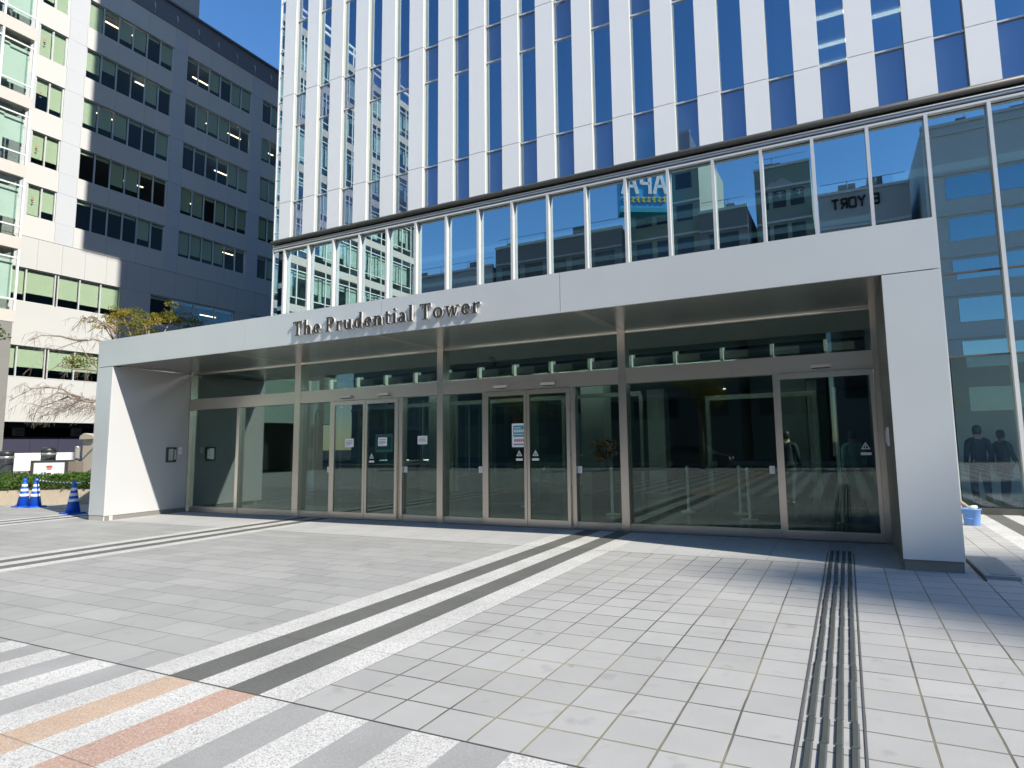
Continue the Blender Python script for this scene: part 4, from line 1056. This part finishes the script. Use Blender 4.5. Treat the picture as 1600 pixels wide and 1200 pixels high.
b = MB(); b.tube([(-28.36, 14.3, -.14), (-28.36, 14.3, 1.72)], .085, 12); part('shaft', b, M['column_grey'], t)
b = MB(); b.lathe([(.09, 1.72), (.095, 1.75), (.05, 1.79)], (-28.36, 14.3), 12); part('cap', b, M['ring'], t)
# sign board
t = thing('sign_board', (-24.4, 11.4, 0), 'white sign board in a dark frame standing in the hedge', 'sign board')
u = Vector((1.13, .53, 0)).normalized(); nrm = Vector((u.y, -u.x, 0))
P0 = Vector((-24.93, 11.2, 0))
b = MB(); b.obox(P0, u * 1.26, -nrm * .25, Vector((0, 0, .55)), 0)
b.obox(P0 + Vector((0, 0, .55)), u * .09, -nrm * .25, Vector((0, 0, .68))); b.obox(P0 + Vector((0, 0, .55)) + u * 1.16, u * .10, -nrm * .25, Vector((0, 0, .68))); b.obox(P0 + Vector((0, 0, 1.23)), u * 1.26, -nrm * .25, Vector((0, 0, .05)))
part('frame', b, M['sign_dark'], t)
b = MB(); b.obox(P0 + Vector((0, 0, .55)) + u * .09 - nrm * .03, u * 1.07, -nrm * .1, Vector((0, 0, .68))); part('panel', b, M['white'], t)
b = MB(); q0 = P0 - nrm * .029 + u * .52
b.obox(q0 + Vector((0, 0, 1.03)), u * .20, nrm * .004, Vector((0, 0, .07)), 0); b.obox(q0 + Vector((0, 0, .97)) + u * .03, u * .15, nrm * .004, Vector((0, 0, .04)), 0); b.obox(q0 + Vector((0, 0, .80)) + u * .02, u * .15, nrm * .004, Vector((0, 0, .055)), 1); b.obox(q0 + Vector((0, 0, .74)) + u * .05, u * .09, nrm * .004, Vector((0, 0, .03)), 1)
part('emblem', b, [M['red'], M['sign_dark']], t)
b = MB(); b.obox(P0 + u * 1.261 - nrm * .02, u * .28, -nrm * .3, Vector((0, 0, 1.22))); part('side_block', b, M['sign_brown'], t)

# planter and hedge
t = thing('planter', (-22, 10, 0), 'low rough stone planter edging the hedge', 'planter')
A = Vector((-28.0, 7.55, 0)); Bp = Vector((-19.6, 11.1, 0)); dv = (Bp - A).normalized(); nv = Vector((dv.y, -dv.x, 0))
L = (Bp - A).length; x = 0
b = MB()
while x < L:
    w_ = rnd.uniform(.55, .95); w_ = min(w_, L - x)
    b.obox(A + dv * (x + .006) + nv * rnd.uniform(-.012, .012), dv * (w_ - .012), -nv * .22, Vector((0, 0, rnd.uniform(.40, .43)))); x += w_
part('stone_edge', b, M['kerb'], t)
b = MB(); b.obox(A - nv * .24, dv * L, -nv * 3.2, Vector((0, 0, .38))); part('bed', b, M['soil'], t)
hm = MB(); rh = random.Random(11)
for i in range(17000):
    s_ = rh.uniform(0, L); dpt = rh.uniform(-.03, 2.9) if rh.random() < .6 else rh.uniform(-.05, .4)
    top = .80 + .05 * math.sin(s_ * 2.1) + .05 * math.sin(s_ * 5.3 + 1) + .03 * math.sin(s_ * 11 + dpt * 6)
    edge = min(1, (dpt + .16) / .35)
    z = .40 + (top - .40) * (rh.random() ** .45) * (.35 + .65 * edge)
    p_ = A + dv * s_ - nv * dpt; hm.leaf((p_.x, p_.y, z), rh.uniform(.05, .10), rh, 0, -.5)
th = thing('hedge', (-23, 10.5, .38), 'low trimmed green hedge filling the stone planter', 'hedge')
part('leaves', hm, M['hedge'], th)
b = MB()
for i in range(260):
    s_ = rh.uniform(0, L); dpt = rh.uniform(.1, 2.8); p_ = A + dv * s_ - nv * dpt; b.tube([(p_.x, p_.y, .38), (p_.x + rh.uniform(-.1, .1), p_.y + rh.uniform(-.1, .1), .72)], .008, 4)
part('stems', b, M['bark_d'], th)['kind'] = 'stuff'

# cones
def cone(loc, label, name='traffic_cone', body='cone_blue', group='blue striped cones by the planter'):
    t = thing(name, loc, label, 'traffic cone', group); x, y, z = loc
    b = MB(); b.prism([(x - .20, .0), (x + .20, .0), (x + .20, .035), (x - .20, .035)], y - .20, y + .20); part('base', b, M[body], t)
    b = MB(); r0, r1, h0, h1 = .155, .035, .035, .80
    def rr(h): return r0 + (r1 - r0) * (h - h0) / (h1 - h0)
    pr = [(r0, h0)]; bands = [(.30, .37), (.44, .51), (.575, .64)]; last = 0
    for a, c in bands: pr += [(rr(a), a, 0), (rr(a) + .003, a + .001, 1), (rr(c) + .003, c, 1), (rr(c), c + .001, 0)]
    pr += [(rr(.74), .74, 0), (rr(.74) + .008, .745, 0), (rr(.78), .79, 0), (.022, .81, 0)]
    b.lathe(pr, (x, y), 20); part('body', b, [M[body], M['cone_white']], t)
    return t
c1 = cone((-21.45, 9.54, 0), 'leftmost blue and white striped cone, nearest the lit stone edge')
cone((-20.98, 9.60, 0), 'blue and white striped cone holding the end of the striped chain')
cone((-17.62, 8.87, 0), 'shaded blue and white striped cone next to the canopy pillar')
b = MB(); ch0, ch1 = Vector((-20.98, 9.60, .765)), Vector((-17.62, 8.87, .765)); ch2 = Vector((-14.9, 10.6, .72)); ch2 = Vector((-16.0, 9.6, .76))
def chain(a, c, sag, n):
    pts = [a.lerp(c, k / n) - Vector((0, 0, sag * 4 * (k / n) * (1 - k / n))) for k in range(n + 1)]
    for k in range(n): b.tube([pts[k], pts[k + 1]], .018, 6, k % 2)
chain(ch0, ch1, .02, 22); chain(ch1, ch2, .02, 10)
solo('barrier_chain', b, [M['cone_white'], M['black_plastic']], 'black and white striped chain slung between the blue cones', 'chain', loc=tuple(ch0))
cone((-31.25, 14.32, -.14), 'small red cone on the street beyond the hedge', body='cone_red', group=None).location.z = .0

# bucket
t = thing('bucket', (1.86, 12.6, 0), 'light blue plastic bucket on the paving behind the right pillar', 'bucket')
b = MB(); b.lathe([(.112, .0), (.116, .01), (.138, .255), (.15, .26), (.15, .278), (.134, .278), (.108, .03)], (1.86, 12.6), 24); part('pail', b, M['bucket'], t)
b = MB(); b.tube([(1.86 - .15, 12.6, .255), (1.86 - .18, 12.58, .19), (1.86 - .16, 12.51, .14), (1.86, 12.455, .11)], .006, 5); part('handle', b, M['bucket'], t)
b = MB()
pts = [(1.82, 12.6, .265), (1.91, 12.62, .29), (1.95, 12.6, .31)]; b.tube(pts, [.05, .045, .02], 7)
solo('cleaning_cloth', b, M['cloth_pale'], 'pale green cloth lying in the blue bucket', 'cloth', loc=(1.86, 12.6, .27))
b = MB(); b.tube([(1.86, 12.75, .26), (1.74, 12.85, .36), (1.62, 12.95, .47)], [.035, .04, .045], 8); b.tube([(1.62, 12.95, .47), (1.57, 13.0, .50)], [.05, .03], 8)
solo('brush', b, M['cloth_tan'], 'brown brush handle leaning out of the blue bucket', 'brush', loc=(1.62, 12.95, .3))

# ------------------------------------------------------------------ trees
def crown_leaves(mb, clumps, n, size, r, drop=.0):
    for c, rad, wgt in clumps:
        for i in range(int(n * wgt)):
            while True:
                v = Vector((r.uniform(-1, 1), r.uniform(-1, 1), r.uniform(-1, 1)))
                if .12 < v.length < 1: break
            v = v * (v.length ** -.45)
            mb.leaf((c[0] + v.x * rad[0], c[1] + v.y * rad[1], c[2] + v.z * rad[2]), r.uniform(.6, 1.2) * size, r, 0, drop)
rt = random.Random(21)
t = thing('autumn_tree', (-27.2, 16.2, 0), 'tree with yellowing leaves whose crown shows above the canopy roof', 'tree')
b = MB(); b.tube([(-27.2, 16.2, -.14), (-27.15, 16.15, 1.5), (-27.2, 16.3, 3.2), (-27.1, 16.3, 4.6)], [.17, .14, .12, .09], 9)
ends = [(-27.5, 14.4, 6.9), (-27.1, 15.0, 7.2), (-26.6, 15.6, 7.1), (-27.4, 16.3, 7.4), (-26.8, 17.0, 7.6), (-27.3, 17.8, 7.3), (-26.9, 18.3, 7.0), (-27.4, 14.0, 5.2), (-28.0, 16.5, 7.0)]
for e in ends:
    e = Vector(e); s0 = Vector((-27.1, 16.25, 3.2 + rt.uniform(0, 1.3))); m_ = s0.lerp(e, .5) + Vector((rt.uniform(-.2, .2), rt.uniform(-.25, .25), rt.uniform(-.1, .2)))
    b.tube([s0, m_, e], [.055, .035, .015], 6)
    for q in range(5):
        s1 = m_.lerp(e, rt.uniform(0, 1)); b.tube([s1, s1 + Vector((rt.uniform(-.5, .5), rt.uniform(-.6, .6), rt.uniform(.1, .6)))], [.016, .006], 5)
part('trunk', b, M['bark'], t)
b = MB(); cl = []
for e in ends:
    for q in range(7): cl.append(((e[0] + rt.uniform(-.5, .5), e[1] + rt.uniform(-.55, .55), e[2] + rt.uniform(-.35, .3)), (rt.uniform(.2, .4), rt.uniform(.25, .45), rt.uniform(.07, .15)), 1))
crown_leaves(b, cl, 105, .085, rt)
part('crown', b, M['leaf_y'], t)
# bare weeping tree
t = thing('bare_tree', (-24, 14.0, 0), 'bare weeping tree arching its thin branches out beside the canopy pillar', 'tree')
paths = [
 [(0, 13.6, 4.9), (0, 13.08, 5.62), (0, 12.97, 5.99), (0, 12.61, 6.25), (0, 12.28, 6.31), (0, 11.97, 6.09), (0, 11.72, 5.73)],
 [(0, 13.02, 5.8), (0, 12.89, 5.99), (0, 12.66, 6.12), (0, 12.38, 5.98), (0, 12.11, 5.71)],
 [(0, 13.5, 5.5), (0, 13.08, 5.55), (0, 12.58, 5.45), (0, 12.33, 5.49), (0, 11.85, 5.35), (0, 11.41, 5.11), (0, 11.09, 4.93)],
 [(0, 12.1, 5.43), (0, 11.7, 5.38), (0, 11.28, 5.45), (0, 11.06, 5.43), (0, 10.73, 5.38), (0, 10.43, 5.16)],
 [(0, 13.5, 3.3), (0, 13.0, 3.97), (0, 12.55, 4.44), (0, 12.25, 4.77), (0, 12.07, 4.97), (0, 11.98, 5.23)],
 [(0, 13.6, 3.2), (0, 13.21, 3.28), (0, 12.54, 3.29), (0, 12.14, 3.27), (0, 11.74, 3.47), (0, 11.42, 3.66), (0, 11.02, 3.68), (0, 10.67, 3.63), (0, 10.34, 3.42), (0, 10.02, 3.19)],
 [(0, 12.54, 3.29), (0, 12.09, 3.34), (0, 11.74, 3.42), (0, 11.3, 3.18), (0, 10.99, 3.04)],
 [(0, 12.0, 3.4), (0, 11.74, 3.50), (0, 11.32, 3.53), (0, 10.94, 3.25), (0, 10.75, 2.94), (0, 10.65, 2.61)],
 [(0, 13.5, 4.2), (0, 13.0, 4.45), (0, 12.47, 4.40), (0, 12.15, 4.42), (0, 11.8, 4.38), (0, 11.6, 4.45), (0, 11.3, 4.42), (0, 11.09, 4.24)],
 [(0, 13.6, 3.3), (0, 13.12, 3.37), (0, 12.53, 3.34), (0, 12.33, 3.39), (0, 12.06, 3.27), (0, 11.83, 3.12), (0, 11.4, 2.84), (0, 11.04, 2.74)],
]
b = MB(); b.tube([(-24.0, 14.0, -.14), (-24.05, 14.0, 1.4), (-23.95, 13.9, 2.8), (-24.0, 13.7, 4.0), (-24, 13.55, 5.3)], [.17, .14, .12, .09, .05], 9)
part('trunk', b, M['bark_d'], t)
b = MB(); rw = random.Random(4)
for i, pth in enumerate(paths):
    xo = -24 + rw.uniform(-.25, .25); n = len(pth)
    pts = [Vector((xo + (-.1 + .2 * rw.random()) * k / n, p_[1], p_[2])) for k, p_ in enumerate(pth)]
    b.tube(pts, [.042 - .032 * k / (n - 1) for k in range(n)], 6)
    for q in range(8 if i not in (5, 9) else 34):
        k = rw.randint(1, n - 2); s0 = pts[k].lerp(pts[k + 1], rw.random())
        out = Vector((rw.uniform(-.5, .5), rw.uniform(-.55, .2), rw.uniform(-.05, .28))); L_ = rw.uniform(.35, 1.0)
        m1 = s0 + out * L_; m2 = m1 + Vector((out.x * .3, out.y * .5 - .05, -rw.uniform(.1, .35))) * L_; m3 = m2 + Vector((rw.uniform(-.05, .05), rw.uniform(-.12, .06), -rw.uniform(.1, .4)))
        b.tube([s0, m1, m2, m3], [.0065, .005, .004, .0025], 4, cap=False)
        for qq in range(3):
            s1 = m1.lerp(m2, rw.random()); b.tube([s1, s1 + Vector((rw.uniform(-.2, .2), rw.uniform(-.25, .15), -rw.uniform(.05, .4)))], [.005, .0025], 3, cap=False)
for q in range(120):          # thick tangle low down
    s0 = Vector((-24 + rw.uniform(-.4, .4), rw.uniform(11.4, 13.3), rw.uniform(2.95, 3.3))); 
    m1 = s0 + Vector((rw.uniform(-.25, .25), rw.uniform(-.5, .1), rw.uniform(-.25, .12))); m2 = m1 + Vector((rw.uniform(-.15, .15), rw.uniform(-.4, .0), -rw.uniform(.1, .4)))
    b.tube([s0, m1, m2], [.008, .006, .003], 4, cap=False)
part('branches', b, M['bark'], t)
# leafy branch at the far left edge
t = thing('street_tree', (-20.2, 6.2, 0), 'green tree whose leaf tips reach in at the left edge of the view', 'tree')
b = MB(); b.tube([(-20.2, 6.2, -.14), (-20.25, 6.25, 2.2), (-20.1, 6.4, 4.0), (-20.1, 6.9, 4.9), (-20.0, 7.6, 5.0)], [.14, .12, .09, .05, .02], 8)
b.tube([(-20.1, 6.4, 4.0), (-20.4, 5.6, 5.2)], [.07, .02], 6); b.tube([(-20.1, 6.5, 4.1), (-19.6, 6.2, 5.6)], [.06, .02], 6)
part('trunk', b, M['bark_d'], t)
b = MB(); cl = [((-20.1 + rt.uniform(-.8, .8), 6.3 + rt.uniform(-1.2, .9), 5.2 + rt.uniform(-.5, .8)), (.4, .4, .16), 1) for q in range(26)] + [((-20.0, 7.75 + .1 * q, 4.95 - .12 * q), (.25, .25, .10), .5) for q in range(4)]
crown_leaves(b, cl, 110, .09, rt); part('crown', b, M['leaf_g'], t)

# ------------------------------------------------------------------ across the road (seen mirrored in the glass)
def block(name, x0, x1, y, z, label, mat, rowsz, bay, depth=14, zoff=3.6, win_h=1.7, cat='building'):
    t = thing(name, ((x0 + x1) / 2, y, 0), label, cat)
    b = MB(); b.box(x0, x1, y - depth, y, -.14, z); part('walls', b, M[mat], t)
    wb = MB(); zz_ = zoff
    while zz_ + win_h < z - 1.2:
        n = max(1, int((x1 - x0 - 1) / bay)); wd = (x1 - x0 - 1) / n
        for i in range(n): wb.box(x0 + .5 + wd * i + wd * .12, x0 + .5 + wd * (i + 1) - wd * .12, y, y + .03, zz_, zz_ + win_h)
        zz_ += rowsz
    lb_ = MB(); zz_ = zoff + win_h + .25
    while zz_ < z - .5: lb_.box(x0 + .02, x1 - .02, y, y + .14, zz_, zz_ + .22); zz_ += rowsz
    lb_.box(x0 - .05, x1 + .05, y - .3, y + .18, z - .001, z + .25)
    part('ledge', lb_, M['refl_pale' if mat != 'refl_dark' else 'refl_grey'], t)
    rq = random.Random(int(x0 * 10)); pb = MB()
    for q in range(int((x1 - x0) / 3.5) + 1):
        xq = rq.uniform(x0 + .5, x1 - 2.2); hq = rq.uniform(.6, 1.7); wq = rq.uniform(.6, 1.8); pb.box(xq, xq + wq, y - rq.uniform(3, 5), y - rq.uniform(1, 2.2), z + .02, z + hq)
        pb.tube([(xq + wq / 2, y - .5, z + .25), (xq + wq / 2, y - .5, z + 1.3)], .04, 5)
    pb.tube([(x0 + .2, y - .5, z + 1.3), (x1 - .2, y - .5, z + 1.3)], .03, 5)
    part('roof_plant', pb, M['refl_dark'], t)
    part('windows', wb, M['mirror_window' if name == 'right_block' else 'refl_glass'], t)
    rb_ = MB(); rb_.box(x0 + .3, x1 - .3, y - depth + .3, y - .3, z + .001, z + .02); part('roof', rb_, M['refl_grey'], t)
    return t
YR = -32.0
block('shop_block', -50, -37, YR, 22.7, 'grey street block mirrored beside the office bay', 'refl_grey', 3.4, 1.9)
block('long_block', -36.5, -20.6, YR, 24.6, 'long dark street block mirrored in the middle of the glass band', 'refl_dark', 3.4, 2.6)
hb = block('hotel_block', -20.4, -12.5, YR - 1, 34, 'green grey hotel block carrying the blue projecting sign', 'refl_green', 3.5, 2.0)
block('low_block', -12.4, -7.8, YR, 24.6, 'narrow dark block mirrored right of the hotel', 'refl_dark', 3.4, 2.0)
lg = block('logo_block', -7.2, -1.2, YR - 2, 28.8, 'green block with a pale mountain mark, mirrored in the glass', 'refl_green', 3.5, 1.5)
tr = block('letter_block', -.6, 6.8, YR, 24.2, 'grey block with dark rooftop lettering, mirrored at the right of the band', 'refl_grey', 3.6, 1.6, zoff=4.6)
block('right_block', 7.6, 34, YR + 3, 27.5, 'large banded block mirrored in the tall right-hand glazing', 'refl_pale', 3.5, 7.0, win_h=1.9)
block('rear_block', -90, -19.5, 92, 26, 'grey city block far behind, glimpsed through the lobby side glass', 'refl_green', 3.4, 2.2)
# hotel sign box
t = thing('hotel_sign', (-17.5, -33, 24), 'blue projecting sign with big white letters, mirrored in the glass band', 'sign')
P1, P2 = Vector((-19.4, -32.0, 0)), Vector((-17.0, -38.4, 0))
P1 = Vector((-19.5, -28.6, 0)); P2 = Vector((-15.4, -30.9, 0))
dx = (P2 - P1); nn = Vector((-dx.y, dx.x, 0)).normalized()
if nn.y < 0: nn = -nn
b = MB(); b.obox(P1 + Vector((0, 0, 25.4)), dx, -nn * 1.6, Vector((0, 0, 9))); part('box', b, M['apa_blue'], t)
b = MB(); b.obox(P1 + Vector((0, 0, 25.0)), dx, -nn * 1.6, Vector((0, 0, .39))); part('light_edge', b, M['teal'], t)
def stroke3(mb, p, q, w_, O, ex, ez, n_):
    p, q = Vector((p[0], p[1])), Vector((q[0], q[1])); d = (q - p); s_ = Vector((-d.y, d.x)).normalized() * w_ / 2
    a = O + ex * (p.x - s_.x) + ez * (p.y - s_.y)
    mb.obox(a, ex * d.x + ez * d.y, ex * s_.x * 2 + ez * s_.y * 2, n_ * .12)
ex = -dx.normalized(); ez = Vector((0, 0, 1)); Ob = P2 + Vector((0, 0, 26.9)) + nn * .01
Lw = dx.length / 3.4
for i, chh in enumerate('APA'):
    b = MB(); o_ = Ob + ex * (.25 + Lw * 1.07 * i)
    if chh == 'A':
        stroke3(b, (0, 0), (Lw * .45, 2.4), .34, o_, ex, ez, nn); stroke3(b, (Lw * .9, 0), (Lw * .45, 2.4), .34, o_, ex, ez, nn); stroke3(b, (Lw * .2, .8), (Lw * .7, .8), .3, o_, ex, ez, nn)
    else:
        stroke3(b, (.2, 0), (.2, 2.4), .34, o_, ex, ez, nn); stroke3(b, (.2, 2.25), (Lw * .75, 2.25), .3, o_, ex, ez, nn); stroke3(b, (.2, 1.1), (Lw * .75, 1.1), .3, o_, ex, ez, nn); stroke3(b, (Lw * .75, 1.0), (Lw * .75, 2.35), .34, o_, ex, ez, nn)
    part('letter', b, M['white'], t)
b = MB()
for i in range(8):
    o_ = Ob + ex * (.25 + i * .54) - ez * .9
    stroke3(b, (0, .5), (.38, .5), .09, o_, ex, ez, nn); stroke3(b, (.19, 0), (.19, .6), .09, o_, ex, ez, nn); stroke3(b, (.03, .05), (.38, .15 + .1 * (i % 3)), .09, o_, ex, ez, nn)
part('small_characters', b, M['yellow'], t)
# mountain mark and characters on the green block
b = MB(); yy = YR - 2
b.prism([(-5.9, 26.6), (-2.6, 26.6), (-3.3, 27.2), (-3.9, 27.6), (-4.5, 27.2), (-4.9, 27.3)], yy, yy + .05)
for i in range(5):
    x_ = -6.2 + i * .9; b.box(x_, x_ + .6, yy, yy + .05, 26.05, 26.15); b.box(x_ + .25, x_ + .36, yy, yy + .045, 25.55, 26.049); b.box(x_ + .05, x_ + .55, yy, yy + .04, 25.72, 25.8)
part('roof_mark', b, M['refl_grey'], lg)
# the rooftop letters on the grey block (real order; the glass mirrors them)
BL = {'Y': [((0, 1), (.3, .5)), ((.6, 1), (.3, .5)), ((.3, .5), (.3, 0))], 'O': [((0.05, .05), (.05, .95)), ((.05, .95), (.6, .95)), ((.6, .95), (.6, .05)), ((.6, .05), (.05, .05))],
      'R': [((.05, 0), (.05, 1)), ((.05, .95), (.5, .95)), ((.5, .95), (.5, .5)), ((.05, .5), (.5, .5)), ((.25, .5), (.55, 0))], 'T': [((.3, 0), (.3, 1)), ((0, .95), (.62, .95))],
      'E': [((.05, 0), (.05, 1)), ((.05, .95), (.5, .95)), ((.05, .5), (.45, .5)), ((.05, .05), (.5, .05))]}
b = MB()
for ch, x_ in (('E', 3.75), ('Y', 2.68), ('O', 1.95), ('R', 1.22), ('T', .5)):
    for p_, q_ in BL[ch]: stroke3(b, (p_[0] * .95, p_[1] * .95), (q_[0] * .95, q_[1] * .95), .17, Vector((x_ + .62, YR + .01, 22.75)), Vector((-1, 0, 0)), ez, Vector((0, 1, 0)))
part('roof_lettering', b, M['black'], tr)
# trees, cars along the road behind the camera
def small_tree(loc, h, label, seed):
    r = random.Random(seed); x, y, z = loc
    t = thing('roadside_tree', loc, label, 'tree', 'trees along the road')
    b = MB(); b.tube([(x, y, -.14), (x + .05, y, h * .25), (x, y + .05, h * .5)], [.16, .13, .09], 8); cl = []
    for q in range(11):
        a = r.uniform(0, 6.28); rad = r.uniform(.4, 1.5); e = Vector((x + rad * math.cos(a), y + rad * math.sin(a), h * r.uniform(.6, .98))); s0 = Vector((x, y, h * r.uniform(.28, .5)))
        b.tube([s0, s0.lerp(e, .55) + Vector((0, 0, .15)), e], [.06, .035, .012], 5)
        for u_ in range(4): cl.append(((e.x + r.uniform(-.5, .5), e.y + r.uniform(-.5, .5), e.z + r.uniform(-.4, .3)), (.45, .45, .28), 1))
    part('trunk', b, M['bark_d'], t); b = MB(); crown_leaves(b, cl, 60, .16, r); part('crown', b, M['leaf_y'], t)
small_tree((-7.2, -13.5, 0), 6.0, 'yellowing roadside tree mirrored in the wide fixed pane', 1)
small_tree((4.4, -14.0, 0), 5.5, 'yellowing roadside tree mirrored next to the right pillar', 2)
small_tree((-19, -14, 0), 6.2, 'yellowing roadside tree mirrored in the left panes', 3)
def car(loc, rz, mat, label):
    t = thing('parked_car', (0, 0, 0), label, 'car', 'cars along the road behind the viewpoint')
    b = MB(); prof = [(-2.1, .25), (2.1, .25), (2.2, .45), (2.15, .75), (1.2, .92), (.65, 1.42), (-1.1, 1.46), (-1.8, .98), (-2.15, .9), (-2.2, .5)]
    b.prism(prof, -.85, .85); part('body', b, mat, t)
    b = MB()
    b.prism([(1.05, .95), (.62, 1.36), (-1.02, 1.39), (-1.62, .98)], -.862, -.851); b.prism([(1.05, .95), (.62, 1.36), (-1.02, 1.39), (-1.62, .98)], .851, .862); part('windows', b, M['car_glass'], t)
    for xw in (-1.35, 1.35):
        for yw in (-.78, .78):
            b = MB(); b.tube([(xw, yw - .1, .3), (xw, yw + .1, .3)], .31, 18); wv = part('wheel', b, M['tyre'], t)
            b = MB(); b.tube([(xw, yw - .112, .3), (xw, yw + .112, .3)], .19, 14); part('rim', b, M['ring'], wv)
    for yw in (-.6, .6):
        b = MB(); b.box(2.15, 2.21, yw - .18, yw + .18, .56, .70); part('headlight', b, M['white'], t)
    t.location = loc; t.rotation_euler = (0, 0, rz); return t
car((-8.5, -17.6, -.14), 0, M['car_dark'], 'dark grey hatchback mirrored low in the door glass')
# slim tower far to the right whose roof corner throws the soft shade across the paving
tip = Vector((-1.75, 7.45, 0)); Cn = tip + Vector((TO_SUN.x, TO_SUN.y, 0)) / TO_SUN.z * 74
t = thing('distant_block', (Cn.x, Cn.y, 0), 'tall grey block off to the right that shades part of the paving', 'building')
e1 = Vector((1, -.62, 0)).normalized() * 15; e2 = Vector((1, .72, 0)).normalized() * 4.1
b = MB(); b.obox(Cn + Vector((0, 0, -.14)), e1, e2, Vector((0, 0, 74.14))); part('walls', b, M['refl_grey'], t)
b = MB()
for k in range(18): b.obox(Cn + Vector((0, 0, 4 + 3.8 * k)) + e1 * .05 - e2.normalized() * .03, e1 * .9, e2.normalized() * .029, Vector((0, 0, 1.9)))
part('windows', b, M['refl_glass'], t)
